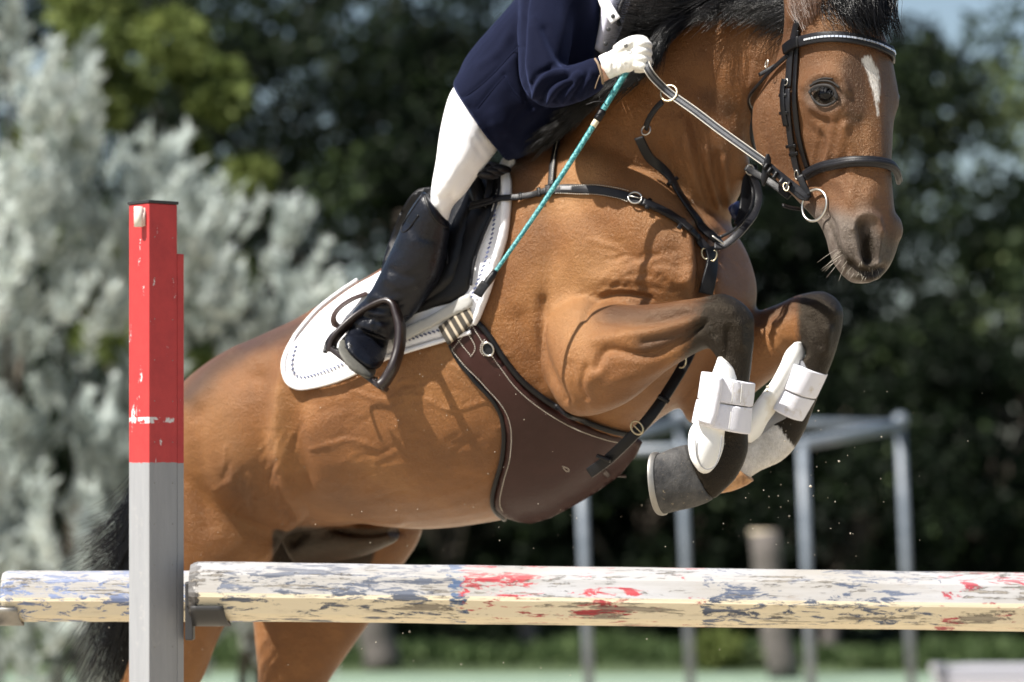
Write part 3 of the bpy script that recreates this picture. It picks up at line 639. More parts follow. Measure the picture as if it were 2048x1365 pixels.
# ================================================================= GIRTH
gir = empty('girth', P(1080, 850, 9.0)); tag(gir, 'brown leather stud girth shield under the belly with white stitching', 'girth')
g_out = [(902, 690), (926, 664), (950, 640), (976, 672), (1003, 716), (1042, 765), (1092, 806), (1150, 838), (1212, 862), (1268, 874), (1282, 878), (1268, 908), (1236, 946), (1196, 975), (1150, 1004), (1100, 1030), (1062, 1042), (1040, 1040), (1010, 1031), (991, 1014), (988, 990), (999, 948), (1009, 912), (1012, 872), (1008, 832),
         (994, 803), (964, 769), (925, 726)]
panel('shield', g_out, .005, .008, m_brown, gir, step=8, sm_it=16, round_px=6, closed_smooth=False)
tube_on('padded_edge', [(950, 638), (980, 672), (1007, 714), (1046, 762), (1096, 801), (1152, 832), (1214, 856), (1268, 868)], .0075, m_black, gir, .008, flat=.8, sm_it=12)
tube_on('padded_edge', [(902, 690), (922, 728), (960, 772), (990, 806), (1004, 834), (1008, 872), (1005, 912), (995, 948), (984, 990), (987, 1016), (1008, 1034)], .0055, m_black, gir, .008, flat=.8, sm_it=12)
for q in ([(948, 652), (968, 684), (996, 724), (1034, 774), (1086, 816), (1146, 850), (1208, 872), (1240, 878)], [(908, 700), (932, 730), (972, 772), (1002, 804), (1018, 834), (1023, 872), (1019, 914), (1009, 950), (999, 990), (1001, 1010), (1018, 1024)],
          [(908, 698), (928, 674), (946, 654)], [(935, 662), (955, 692), (952, 704), (944, 712)], [(920, 680), (936, 700), (946, 712)],
          [(972, 680), (962, 690), (963, 704), (973, 714), (986, 712), (990, 704)], [(1122, 925), (1140, 930), (1130, 940), (1122, 925)]):
    stitch('stitching', q, m_thread, gir, .0145, .0030, .0022, .0014, .001, sm_it=10)
m_el = new_mat('striped_elastic', (.2, .15, .1), .8); T = NT(m_el); T._c = T.n('ShaderNodeTexCoord')
sx_ = T.n('ShaderNodeSeparateXYZ'); T.l(T._c.outputs['Object'], sx_.inputs[0]); wv_ = T.math('MULTIPLY_ADD', T.math('SINE', T.math('MULTIPLY', T.math('ADD', T.math('MULTIPLY', sx_.outputs['X'], .86), T.math('MULTIPLY', sx_.outputs['Z'], .5)), 360.0)), .5, .5)
T.out(base=T.ramp(wv_, [(.66, (.040, .034, .026)), (.80, (.42, .36, .27))]), normal=T.bump(T.noise(900, 2), .0006, .8))
panel('elastic', [(884, 655), (912, 634), (944, 614), (956, 640), (932, 666), (903, 692)], .024, .003, m_el, gir, step=5, round_px=3, closed_smooth=False)
c, n_ = cast(980, 698); mb = MB(); mb.add(*ring_tube(c+n_*.02, .013, .016, .0022, .5, (n_[0], n_[1], n_[2]))); mb.build('ring', m_steel, gir)
panel('ring_plate', [(968, 690), (978, 684), (990, 694), (990, 708), (978, 713), (968, 706)], .014, .003, m_blackg, gir, step=4, round_px=3)
strap('buckle_tab', [(1205, 938), (1222, 942), (1246, 943)], .013, .005, m_choc, gir, off=.012)
mb = MB(); a, n_ = cast(1222, 938)
if a is not None: mb.add(*loft_px([(1219, 938, 1219, 944, .003, a[1]-.02), (1223, 936, 1223, 945, .004, a[1]-.022), (1226, 938, 1226, 944, .003, a[1]-.02)], (0, 1, 0), n=10)); mb.build('stud', m_steel, gir)
for q in ([(1196, 925), (1206, 938)],): strap('strap_keeper', q, .012, .006, m_choc, gir, off=.02)
# ================================================================= BREASTPLATE
br = empty('breastplate', P(1400, 500, 8.9)); tag(br, 'black leather breastplate strapped across the chest of the horse', 'breastplate')
WS = .021
strap('saddle_strap', [(958, 436), (975, 427), (1000, 415), (1020, 405), (1060, 395), (1098, 384)], WS*.72, .005, m_black, br, off=[.045, .035, .03, .014, .008, .01], sm_it=12)
strap('saddle_strap', [(962, 430), (985, 419), (1005, 411)], WS*.5, .004, m_black, br, off=[.048, .04, .036], sm_it=12)
strap('chest_strap', [(1098, 384), (1140, 379), (1190, 382), (1235, 390), (1275, 404), (1320, 424), (1360, 449), (1388, 475), (1412, 502)], WS, .006, m_blackg, br, off=.006, sm_it=12)
strap('chest_strap', [(1285, 409), (1320, 425), (1352, 444), (1378, 466)], WS*.85, .004, m_black, br, off=.012, sm_it=12)
stitch('stitching', [(1115, 377), (1190, 373), (1240, 382), (1258, 388)], m_thread, br, .0125, .003, .0028, .0009, .0008, sm_it=12)
stitch('stitching', [(1115, 391), (1190, 391), (1240, 400), (1258, 408)], m_thread, br, .0125, .003, .0028, .0009, .0008, sm_it=12)
strap('wither_strap', [(1128, 252), (1122, 275), (1114, 300), (1108, 335), (1104, 375)], WS*.72, .005, m_black, br, off=.006, sm_it=10)
stitch('stitching', [(1122, 280), (1116, 300), (1111, 335), (1108, 365)], m_thread, br, .0118, .003, .0028, .0008, .0008, sm_it=10)
strap('strap_keeper', [(1083, 380), (1084, 396)], .009, .005, m_black, br, off=.012, sm_it=6)
strap('strap_keeper', [(1048, 391), (1050, 405)], .007, .005, m_black, br, off=.014, sm_it=6)
strap('strap_keeper', [(1100, 374), (1100, 393)], .014, .005, m_black, br, off=.010, sm_it=6)
m_badge = new_mat('grey_badge', (.22, .22, .23), .4); strap('badge', [(1126, 380), (1150, 379)], .009, .003, m_badge, br, off=.0115, sm_it=2)
for bx_, by_, tl in ((1270, 402, -.2),):
    a, n_ = cast(bx_, by_); mb = MB(); mb.add(*ring_tube(a+n_*.014, .0155, .0145, .0022, tl, n_)); mb.add(*tube([a+n_*.017+np.array([-.014, 0, .003]), a+n_*.017+np.array([.016, 0, -.003])], .0014, 8)); mb.build('buckle', m_steel, br)
for q in ([(1298, 405), (1292, 424)], [(1364, 446), (1354, 464)]): strap('strap_keeper', q, .010, .0035, m_black, br, off=.012, sm_it=4)
# running martingale fork and neck loop
up1 = (-.35, -.9, .2)
free_rib('martingale_fork', [(1326, 204, 8.80), (1312, 218, 8.815), (1298, 240, 8.84), (1292, 258, 8.86)], .014, .004, m_blackg, br, up1)
strap('martingale_fork', [(1292, 268), (1297, 290), (1311, 330), (1340, 378), (1372, 425), (1400, 462), (1424, 492)], .023, .007, m_black, br, off=[.05, .035, .02, .012, .01, .012, .02], sm_it=20)
stitch('stitching', [(1372, 412), (1400, 448), (1428, 484)], m_thread, br, .020, .002, .004, .0007, .0006, sm_it=20)
strap('strap_keeper', [(1346, 360), (1330, 378)], .010, .010, m_black, br, off=.012, sm_it=4)
mb = MB(); mb.add(*ring_tube(P(1292, 261, 8.85), .0115, .0115, .0017, 0, (-.5, -.8, .3))); mb.build('ring', m_steel, br)
mb = MB(); mb.add(*ring_tube(P(1338, 187, 8.775), .019, .0195, .0026, 0, (-.3, -.85, .3))); mb.build('rein_ring', m_brass, br)
yc = 8.90
a, n_ = cast(1415, 490); ych = a[1]-.03
strap('neck_loop', [(1428, 494, ych), (1446, 493, ych), (1470, 476, ych), (1492, 452, ych+.02), (1508, 430, ych+.05), (1517, 400, ych+.08), (1513, 372, ych+.09), (1500, 345, ych+.09)], .017, .006, m_blackg, br, free=True, up=(.1, -.8, .5))
strap('neck_loop', [(1440, 476, ych), (1466, 462, ych+.01), (1488, 440, ych+.03), (1503, 412, ych+.06), (1506, 385, ych+.09), (1498, 350, ych+.10)], .007, .004, m_black, br, free=True, up=(.1, -.8, .5))
strap('neck_loop', [(1478, 455, ych+.06), (1490, 420, ych+.09), (1494, 380, ych+.1), (1503, 330, ych+.11)], .030, .006, m_black, br, free=True, up=(.2, -.9, .1))
mb = MB(); mb.add(*tube(line_free([(1424, 472, ych-.01), (1436, 480, ych-.015), (1447, 488, ych-.015)]), .0022, 8)); mb.build('buckle', m_steel, br)
for c in ((1410, 508), (1427, 512)):
    mb = MB(); mb.add(*ring_tube(P(c[0], c[1], ych+.0), .007, .0125, .0016, .25 if c[0] < 1420 else -.3, (-.1, -1, 0), a0=math.radians(70), a1=math.radians(290)) if c[0] < 1420 else ring_tube(P(c[0], c[1], ych), .007, .0125, .0016, -.3, (-.1, -1, 0), a0=-math.radians(110), a1=math.radians(110))); mb.build('ring', m_brass, br)
mb = MB(); mb.add(*ring_tube(P(1500, 340, ych+.08), .010, .012, .0016, .3, (.1, -1, 0))); mb.build('ring', m_steel, br)
# blue rubber of the martingale stop
mb = MB(); mb.add(*loft_px([(1470, 408, 1462, 424, .02, ych+.10), (1482, 402, 1470, 440, .03, ych+.10), (1492, 420, 1480, 444, .02, ych+.10)], LB, n=14)); mb.build('rubber_stop', new_mat('blue_rubber', (.006, .012, .045), .45), br)
# strap from the chest between the forelegs to the girth
strap('girth_strap', [(1414, 498), (1416, 530), (1413, 565), (1408, 592)], .034, .006, m_black, br, off=.012, sm_it=16)
gs = [(1400, 650, 9.0), (1378, 712, 8.96), (1340, 778, 8.945), (1300, 835, 8.94), (1262, 876, 8.95), (1218, 918, 8.98), (1180, 946, 9.01)]
strap('girth_strap', gs, .026, .007, m_black, br, free=True, up=(-.35, -.9, -.1))
a, n_ = cast(1275, 858); mb = MB()
bc = np.array(P(1274, 856, 8.93)); mb.add(*ring_tube(bc, .017, .013, .0022, -.9, (-.3, -.95, 0))); mb.add(*tube([bc+np.array([-.012, -.004, .010]), bc+np.array([.010, -.004, -.012])], .0015, 8)); mb.build('buckle', m_brass, br)
free_rib('strap_keeper', [(1196, 912, 8.975), (1222, 922, 8.965)], .010, .011, m_black, br, (-.3, -.95, 0)); free_rib('strap_keeper', [(1316, 792, 8.935), (1338, 804, 8.935)], .010, .011, m_black, br, (-.3, -.95, 0))
mb = MB(); mb.add(*ring_tube(P(1362, 722, 8.93), .012, .016, .0018, 0, (-.2, -1, 0), a0=-1.9, a1=.2)); mb.build('ring', m_brass, br)
# ================================================================= BRIDLE
bd = empty('bridle', P(1640, 250, 8.7)); tag(bd, 'black leather bridle with a crystal browband on the horse head', 'bridle')
strap('headpiece', [(1600, 40), (1594, 62), (1588, 90), (1584, 120), (1582, 150), (1580, 176)], .021, .0045, m_blackg, bd, off=.004, ymax=8.95)
strap('cheekpiece', [(1577, 160), (1573, 180), (1574, 215), (1579, 250)], .016, .0045, m_black, bd, off=.010, ymax=8.95)
strap('cheekpiece', [(1581, 180), (1581, 230), (1586, 280), (1594, 325), (1604, 360)], .017, .0045, m_blackg, bd, off=.006, ymax=8.95)
strap('noseband_cheek', [(1599, 60), (1597, 110), (1594, 160), (1593, 210), (1598, 260), (1607, 300), (1618, 335)], .014, .004, m_black, bd, off=.004, ymax=8.95)
pts, nn = line_on([(1578, 102), (1590, 90), (1612, 82), (1642, 76), (1680, 76), (1720, 83), (1755, 95), (1776, 106)], .008, sm_it=14, ymax=8.95)
ext = pts[-1]+np.array([[.004, .02, -.004], [.006, .045, -.010]]); pts = np.vstack([pts, ext]); nn = np.vstack([nn, unit(np.array([[.8, -.4, 0], [.95, 0, 0]]))])
for _ in range(4): nn[1:-1] = unit(nn[1:-1]*.5+(nn[:-2]+nn[2:])*.25)
mb = MB(); mb.add(*ribbon(pts, nn, .024, .007)); mb.build('browband', m_blackg, bd)
i0 = 12; cr = dashes(pts[i0:-1]+nn[i0:-1]*.0075, nn[i0:-1], .0072, .0013, .0042, .0022)
m_cry = new_mat('crystal', (.82, .84, .88), .12, .8, .6); cr.build('crystal_row', m_cry, bd, smooth=False)
mb = MB(); mb.add(*ribbon(*[x for x in (pts[:10]+nn[:10]*.006, nn[:10])], .024, .004)); mb.build('browband_loop', m_black, bd)
pts, nn = line_on([(1614, 352), (1628, 342), (1650, 333), (1682, 326), (1718, 323), (1752, 325), (1778, 332)], .007, sm_it=14, ymax=8.95)
l = pts[-1]; ext = np.array([l+(.010, .008, -.004), l+(.019, .030, -.014), l+(.018, .060, -.028)]); nn = np.vstack([nn, unit(np.array([[.6, -.8, .1], [.9, -.4, 0], [1, 0, 0]]))]); pts = np.vstack([pts, ext])
for _ in range(5):
    pts[1:-1] = pts[1:-1]*.5+(pts[:-2]+pts[2:])*.25; nn[1:-1] = unit(nn[1:-1]*.5+(nn[:-2]+nn[2:])*.25)
mb = MB(); mb.add(*tube(pts+nn*.003, .0125, 16, nn, .55)); mb.build('noseband', m_blackg, bd)
mb = MB(); mb.add(*tube(pts[2:]+nn[2:]*.0095, .0050, 12, nn[2:], .6)); mb.build('noseband_roll', m_blackg, bd)
strap('throat_latch', [(1583, 110), (1568, 124), (1548, 146), (1524, 180), (1505, 212), (1491, 244), (1487, 275), (1492, 305), (1503, 330)], .0105, .0045, m_black, bd, off=[.006, .008, .012, .02, .02, .02, .02], sm_it=16)
free_rib('latch_end', [(1519, 151, 8.80), (1536, 141, 8.79), (1556, 130, 8.78)], .0095, .004, m_black, bd, (-.3, -.9, .3))
for (bx_, by_, rx, ry, tl) in ((1556, 134, .0055, .0095, -.2), (1580, 166, .0085, .0075, 0.1), (1600, 348, .0055, .010, -.15), (1566+8, 412-4, .0001, .0001, 0)):
    if rx < .001: continue
    a, n_ = cast(bx_, by_); mb = MB(); mb.add(*ring_tube(a+n_*(.013 if by_ > 140 else .03), rx, ry, .0014, tl, n_)); mb.build('buckle', m_steel, bd)
for q in ([(1566, 193), (1581, 193)], [(1567, 226), (1583, 224)], [(1579, 292), (1598, 289)], [(1585, 308), (1602, 304)]): strap('strap_keeper', q, .008, .004, m_black, bd, off=.009, sm_it=2, ymax=8.95)
free_rib('cheekpiece', [(1600, 352, 8.69), (1608, 372, 8.685), (1618, 392, 8.68)], .016, .007, m_black, bd, (-.3, -1, 0))
a, _ = cast(1630, 400); yb = 8.675
mb = MB(); mb.add(*ring_tube(P(1629, 411, yb-.012), .037, .036, .0030, .1, (-.72, -.68, .1))); mb.build('bit_ring', m_steel, bd)
mb = MB(); mb.add(*tube(line_free([(1652, 400, yb-.005), (1654, 418, yb), (1650, 432, yb+.0), (1642, 443, yb)]), [.004, .006, .0065, .006, .0055, .0055, .005, .004, .003, .003, .003][:len(line_free([(1652, 400, yb-.005), (1654, 418, yb), (1650, 432, yb+.0), (1642, 443, yb)]))] if False else .0055, 12)); mb.add(*tube(line_free([(1652, 428, yb), (1664, 424, yb+.01), (1676, 420, yb+.03)]), .006, 12)); mb.build('bit', m_brass, bd)
# reins
rein_path = [(1292, 128, 8.76), (1298, 142, 8.755), (1312, 162, 8.765), (1338, 187, 8.775), (1390, 224, 8.755), (1440, 262, 8.735), (1490, 298, 8.715), (1532, 328, 8.70)]
m_rein = leather('rein_leather', (.075, .078, .085), .34, dust=.4)
strap('rein', rein_path, .0185, .0045, m_rein, bd, free=True, up=(-.45, -.7, .55))
pts = line_free(rein_path); nn = np.tile(unit(np.array((-.45, -.7, .55))), (len(pts), 1)); Tt, Nt, St = frame_along(pts, nn)
for o_ in (-.0045, .0045):
    mb = MB(); mb.add(*tube(pts+St*o_+Nt*.0052, .0011, 6)); mb.build('rein_ridge', m_blackg, bd)
for o_ in (-.0088, .0088):
    mb = MB(); mb.add(*tube(pts+St*o_+Nt*.0042, .0008, 6)); mb.build('rein_edge', m_thread, bd)
free_rib('rein', [(1528, 325, 8.70), (1550, 344, 8.695), (1580, 368, 8.69), (1612, 392, 8.68), (1618, 398, 8.68)], .017, .006, m_blackg, bd, (-.45, -.7, .55))
free_rib('rein', [(1560, 360, 8.685), (1585, 380, 8.685), (1604, 396, 8.68), (1618, 398, 8.68)], .014, .004, m_black, bd, (-.45, -.7, .55))
for q in ([(1538, 330, 8.69), (1530, 341, 8.69)], [(1546, 338, 8.69), (1537, 350, 8.69)], [(1557, 346, 8.69), (1548, 360, 8.69)], [(1583, 366, 8.68), (1573, 384, 8.68)]): free_rib('strap_keeper', q, .008, .009, m_black, bd, (-.45, -.7, .55))
mb = MB(); mb.add(*ring_tube(P(1572, 374, 8.675), .006, .011, .0015, .4, (-.4, -.8, .4))); mb.build('buckle', m_brass, bd)
mb = MB(); mb.add(*loft_px([(1538, 308, 1532, 310, .003, 8.69), (1542, 318, 1528, 322, .004, 8.69), (1541, 340, 1524, 342, .004, 8.69), (1534, 362, 1522, 360, .004, 8.69), (1528, 373, 1524, 372, .002, 8.69)], (0.3, 1, 0), n=16)); mb.build('rein_stop', m_black, bd)
free_rib('rein_end', [(1564, 412, 8.69), (1580, 417, 8.70), (1600, 420, 8.71)], .010, .004, m_black, bd, (-.2, -.8, .6))
free_rib('far_rein', [(1492, 335, 8.93), (1515, 350, 8.92), (1545, 368, 8.9), (1580, 395, 8.85)], .016, .004, m_black, bd, (-.2, -.9, .2))
# ================================================================= horse children
m_eye = new_mat('dark_eye', (.002, .002, .003), .07, .22)
def uvsph(c, r, sc=(1, 1, 1)):
    R = []
    for i in range(1, 16):
        a = math.pi*i/16; t = np.linspace(0, 2*math.pi, 28, endpoint=False); R.append(np.stack([np.sin(a)*np.cos(t)*sc[0]*r, np.sin(a)*np.sin(t)*sc[1]*r, np.full(28, math.cos(a)*r*sc[2])], 1)+np.array(c))
    return ring_mesh(np.array(R))
for ex, ey, dd in ((1650, 190, None), (1800, 196, 8.76)):
    if dd is None: a, n_ = cast(ex, ey); c = a-n_*.0135+np.array([0, 0, .001])
    else: c = np.array(P(ex-22, ey, dd))
    mb = MB(); mb.add(*uvsph(c, .0242, (1, 1, .80))); mb.build('eye', m_eye, horse)
# eyelids
m_lid = new_mat('eyelid_skin', (.010, .008, .007), .75); T = NT(m_lid); T.out(normal=T.bump(T.noise(160, 4), .001, .8))
a, n_ = cast(1650, 190)
for pth, r, of in (([(1624, 186), (1628, 176), (1642, 170), (1662, 171), (1672, 182), (1676, 200)], .0040, .0080), ([(1624, 186), (1632, 203), (1648, 212), (1664, 209), (1676, 200)], .0030, .0060), ([(1622, 172), (1640, 161), (1664, 163), (1680, 176)], .0026, .0035), ([(1626, 166), (1644, 156), (1666, 158)], .0018, .0012)):
    tube_on('eyelid', pth, r, m_lid, horse, of, flat=.8, sm_it=6)
mb = MB(); 
for k in range(46):
    t = rng.uniform(0, 1); x = 1626+t*48; y = 176-10*math.sin(t*math.pi)+t*12; a, n_ = cast(x, y)
    s = a+n_*.009; e_ = s+n_*.011+np.array([rng.uniform(-.003, .005), -.004, -.010]); mb.add(*tube([s, (s+e_)/2+n_*.003, e_], [.0004, .0003, .00012], 4))
mb.build('eyelash', m_plastic, horse)
# hooves
m_hoof = new_mat('hoof_horn', (.07, .06, .055), .65); T = NT(m_hoof); nn_ = T.noise(30, 6, .7); 
T.out(base=T.mix(T.ramp(T.noise(110, 5, .7), [(.62, (0, 0, 0)), (.72, (.8, .8, .8))]), T.ramp(nn_, [(.3, (.016, .016, .017)), (.7, (.070, .067, .063))]), (.34, .28, .19)), normal=T.bump(T.noise(45, 6, .7), .004, .8, T.bump(T.noise(260, 3), .001, .6)))
m_hoofb = new_mat('pale_hoof_horn', (.42, .24, .10), .55); T = NT(m_hoofb); T.out(base=T.ramp(T.noise(40, 5, .7), [(.3, (.22, .10, .035)), (.6, (.46, .25, .11)), (.8, (.55, .42, .28))]), normal=T.bump(T.noise(120, 5), .002, .7))
m_shoe = steel('worn_shoe_steel', (.30, .29, .27), .5)
mb = MB(); mb.add(*loft_px([(1424, 1000, 1372, 890, .034, 8.71), (1408, 1008, 1358, 893, .046, 8.71), (1384, 1016, 1342, 898, .054, 8.71), (1356, 1022, 1326, 905, .060, 8.705), (1330, 1028, 1316, 910, .064, 8.70), (1325, 1028, 1313, 911, .060, 8.70)], lat(72), n=40, p=2.2)); hf = mb.build('hoof', m_hoof, horse)
mb = MB(); mb.add(*loft_px([(1330, 1031, 1317, 905, .066, 8.70), (1324, 1032, 1311, 904, .067, 8.70), (1318, 1030, 1306, 906, .066, 8.70), (1316, 1026, 1305, 912, .060, 8.70)], lat(72), n=40, p=2.2)); sh_ = mb.build('horseshoe', m_shoe, horse); sh_.parent = hf
mb = MB(); mb.add(*loft_px([(1506, 962, 1452, 912, .034, 8.885), (1490, 972, 1436, 924, .040, 8.88), (1462, 983, 1420, 945, .045, 8.87), (1432, 988, 1408, 966, .048, 8.86), (1412, 986, 1402, 976, .046, 8.86)], lat(72), n=32, p=2.2)); mb.build('hoof', m_hoofb, horse)
for c in ((112, 1800, 168, 1825, .045, 9.7), (436, 1810, 488, 1835, .045, 10.)):
    mb = MB(); mb.add(*loft_px([(c[0]+8, c[1]-20, c[2]+12, c[3]-14, .04, c[5]), (c[0]-10, c[1], c[2]+8, c[3]+6, .05, c[5]), (c[0]-34, c[1]+26, c[2]-4, c[3]+34, .058, c[5]), (c[0]-36, c[1]+30, c[2]-6, c[3]+38, .054, c[5])], lat(60), n=28)); mb.build('hoof', m_hoof, horse)
# hair
m_hair = new_mat('black_hair', (.003, .0028, .003), .27, .38); 
def strands(name, guides, n, r, jit, m, parent, npt=12, clump=0.5, tip=.25, curl=0.0, seed=1, lo=.75):
    """guides: list of px/py/Y polylines of equal meaning; strands are blended between neighbouring guides"""
    g = np.random.default_rng(seed); G = []
    for q in guides:
        c = np.array([P(*x) for x in catmull(q, 8)]); d = np.r_[0, np.cumsum(np.linalg.norm(np.diff(c, axis=0), axis=1))]; t = np.linspace(0, d[-1], 40); G.append(np.stack([np.interp(t, d, c[:, k]) for k in range(3)], 1))
    G = np.array(G); Vs, Fs, base = [], [], 0
    ncl = max(8, n//14); cl = g.uniform(0, len(G)-1, ncl); clo = g.normal(0, 1, (ncl, 3)); clw = g.normal(0, 1, (ncl, 3)); ph = g.uniform(0, 6.28, ncl); tri = np.array([0, 2.094, 4.189])
    for i in range(n):
        c = g.integers(ncl); u = np.clip(cl[c]+g.normal(0, .09), 0, len(G)-1.001); k = int(u); f = u-k; C = G[k]*(1-f)+G[k+1]*f
        L = g.uniform(lo, 1.0); t = np.linspace(0, L, npt); idx = t*39; i0 = np.minimum(idx.astype(int), 38); fr_ = (idx-i0)[:, None]; pts = C[i0]*(1-fr_)+C[i0+1]*fr_
        s = (t/L)[:, None]
        pts = pts+jit*(clo[c]*(.35+.65*s)+clw[c]*s**2*.9)*np.array([1, .8, 1])+jit*(1-clump)*g.normal(0, 1, 3)*(.3+s)+jit*.35*g.normal(0, 1, 3)*s**2
        if curl: pts = pts+curl*np.sin(s*7+ph[c]+g.normal(0, .25))*s*np.array([.7, .3, 1])
        rr_ = r*g.uniform(.7, 1.3)*(1-(1-tip)*(t/L)**2); T_, N_, S_ = frame_along(pts, np.array([.1, -1, .2]))
        R = pts[:, None]+rr_[:, None, None]*(np.cos(tri)[None, :, None]*S_[:, None]+np.sin(tri)[None, :, None]*N_[:, None]); Vs.append(R.reshape(-1, 3))
        a = np.arange((npt-1)*3).reshape(npt-1, 3); b = np.roll(a, -1, 1); Fs.append(np.stack([a, b, b+3, a+3], -1).reshape(-1, 4)+base); base += npt*3
    return keep(link(name, mesh_np(name, np.vstack(Vs), np.vstack(Fs)), m), parent)
ym = 8.99
strands('mane', [  # crest hair; the lower locks also stand in for the jacket's shadow on the neck
    [(1136, 262, 9.10), (1110, 272, 9.03), (1080, 290, 9.0), (1052, 315, 9.02)],
    [(1175, 215, 9.1), (1150, 226, 8.98), (1120, 248, 8.97), (1090, 272, 9.0)],
    [(1230, 150, 9.08), (1212, 172, 8.93), (1185, 195, 8.92), (1145, 228, 8.94)],
    [(1280, 95, 9.06), (1280, 140, 8.90), (1256, 158, 8.88), (1212, 190, 8.90)],
    [(1330, 40, 9.04), (1305, 90, 8.90), (1296, 130, 8.86), (1278, 162, 8.87)],
    [(1400, 0, 9.0), (1350, 45, 8.90), (1318, 86, 8.86), (1302, 138, 8.86)],
    [(1470, -20, 9.0), (1400, 25, 8.90), (1345, 55, 8.87), (1305, 100, 8.87)]], 3000, .0009, .009, m_hair, horse, seed=2, curl=.004, clump=.75)
strands('mane', [
    [(1320, 40, 9.04), (1290, 60, 9.0), (1262, 60, 8.97), (1240, 48, 8.96)],
    [(1360, 5, 9.03), (1320, 30, 8.95), (1280, 45, 8.93), (1240, 40, 8.93)],
    [(1420, -15, 9.0), (1370, 25, 8.93), (1310, 40, 8.91), (1255, 28, 8.92)],
    [(1470, -25, 9.0), (1400, 0, 8.92), (1340, 18, 8.90), (1262, 12, 8.93)],
    [(1500, -30, 9.0), (1430, -20, 8.94), (1350, -8, 8.92), (1270, -12, 8.94)]], 2000, .0009, .016, m_hair, horse, seed=3, curl=.008)
strands('mane', [
    [(1440, -15, 9.0), (1430, 5, 8.89), (1405, 28, 8.875), (1370, 60, 8.87)],
    [(1490, -30, 8.97), (1480, 0, 8.87), (1460, 14, 8.865), (1430, 32, 8.87)],
    [(1560, -35, 8.90), (1556, 0, 8.83), (1530, 20, 8.83), (1495, 44, 8.85)],
    [(1610, -40, 8.84), (1600, 5, 8.78), (1575, 28, 8.78), (1530, 50, 8.81)],
    [(1640, -40, 8.76), (1622, 5, 8.73), (1600, 30, 8.73), (1560, 56, 8.76)]], 2200, .0009, .013, m_hair, horse, seed=4)
strands('forelock', [
    [(1640, -50, 8.74), (1645, 0, 8.62), (1660, 28, 8.60), (1690, 36, 8.585)],
    [(1670, -60, 8.72), (1668, -10, 8.60), (1690, 24, 8.58), (1718, 44, 8.565)],
    [(1690, -60, 8.70), (1705, -10, 8.58), (1715, 20, 8.56), (1742, 52, 8.555)],
    [(1715, -60, 8.70), (1740, -20, 8.58), (1745, 14, 8.57), (1758, 56, 8.57)],
    [(1735, -60, 8.72), (1758, -20, 8.62), (1750, 20, 8.60), (1766, 66, 8.60)],
    [(1745, -55, 8.74), (1764, -10, 8.66), (1756, 26, 8.64), (1770, 80, 8.66)]], 2600, .0010, .014, m_hair, horse, seed=5, curl=.010)
m_ear = new_mat('ear_fur', (.22, .10, .045), .8, sheen=.3)
strands('ear_fur', [[(1602, 52, 8.655), (1594, 10, 8.63), (1598, -30, 8.61)], [(1618, 62, 8.63), (1612, 15, 8.60), (1612, -30, 8.59)], [(1642, 54, 8.62), (1634, 10, 8.595), (1628, -30, 8.58)]], 900, .0009, .009, m_ear, horse, seed=6, npt=6)
strands('tail', [
    [(395, 762, 9.72), (375, 775, 9.68), (352, 815, 9.66), (330, 890, 9.66), (300, 965, 9.68), (250, 1040, 9.7), (160, 1112, 9.72)],
    [(400, 768, 9.72), (378, 790, 9.64), (350, 850, 9.62), (335, 930, 9.62), (308, 1020, 9.64), (262, 1085, 9.68), (170, 1128, 9.72)],
    [(400, 775, 9.72), (382, 800, 9.62), (350, 880, 9.6), (335, 980, 9.6), (300, 1090, 9.62), (245, 1210, 9.66), (175, 1350, 9.7)],
    [(404, 775, 9.72), (384, 810, 9.62), (355, 900, 9.6), (320, 1020, 9.6), (275, 1160, 9.62), (235, 1290, 9.66), (185, 1420, 9.7)],
    [(406, 780, 9.72), (388, 815, 9.62), (360, 900, 9.6), (330, 1040, 9.6), (290, 1200, 9.62), (265, 1350, 9.66), (240, 1500, 9.7)]], 2100, .0012, .028, m_hair, horse, seed=7, npt=16, curl=.01, clump=.4)
mb = MB()
for k in range(30):
    t = rng.uniform(0, 1)**1.4; x = 1672+t*88; y = 520+30*math.sin(t*2.1)+rng.uniform(-25, 8); a, n_ = cast(x, y)
    if a is None: continue
    L = rng.uniform(.02, .055) if t < .5 else rng.uniform(.008, .02); d_ = unit(n_*.4+np.array([-.75+t*.7, -.05, -.75])+rng.normal(0, .18, 3)); mb.add(*tube([a, a+d_*L*.5, a+d_*L+np.array([0, 0, -.002])], [.00032, .00024, .0001], 4))
mb.build('whisker', new_mat('pale_whisker', (.5, .46, .38), .6), horse)
# ================================================================= TENDON BOOTS
m_shell = new_mat('white_shell', (.80, .80, .78), .42, .5); T = NT(m_shell); T.out(base=T.mix(T.ramp(T.noise(14, 5, .6), [(.52, (0, 0, 0)), (.72, (1, 1, 1))]), (.80, .80, .78), (.60, .55, .45)), normal=T.bump(T.noise(300, 3), .0005, .6))
m_neo = cloth('grey_neoprene', (.20, .205, .22)); m_fur = cloth('white_fleece', (.74, .74, .80), weave=500, b=.002); T = NT(m_fur); T.out(base=T.mix(T.ramp(T.noise(24, 6, .65), [(.58, (0, 0, 0)), (.72, (.75, .75, .75))]), (.74, .74, .80), (.50, .44, .34)))
tb = empty('tendon_boot', P(1450, 820, 8.7)); tag(tb, 'white tendon boot with two wide straps on the near foreleg', 'tendon boot', 'tendon boots on the forelegs')
def lf(rows, L_, name, m, parent, n=28, p=2.0): mb = MB(); mb.add(*loft_px(rows, L_, n=n, p=p)); return mb.build(name, m, parent)
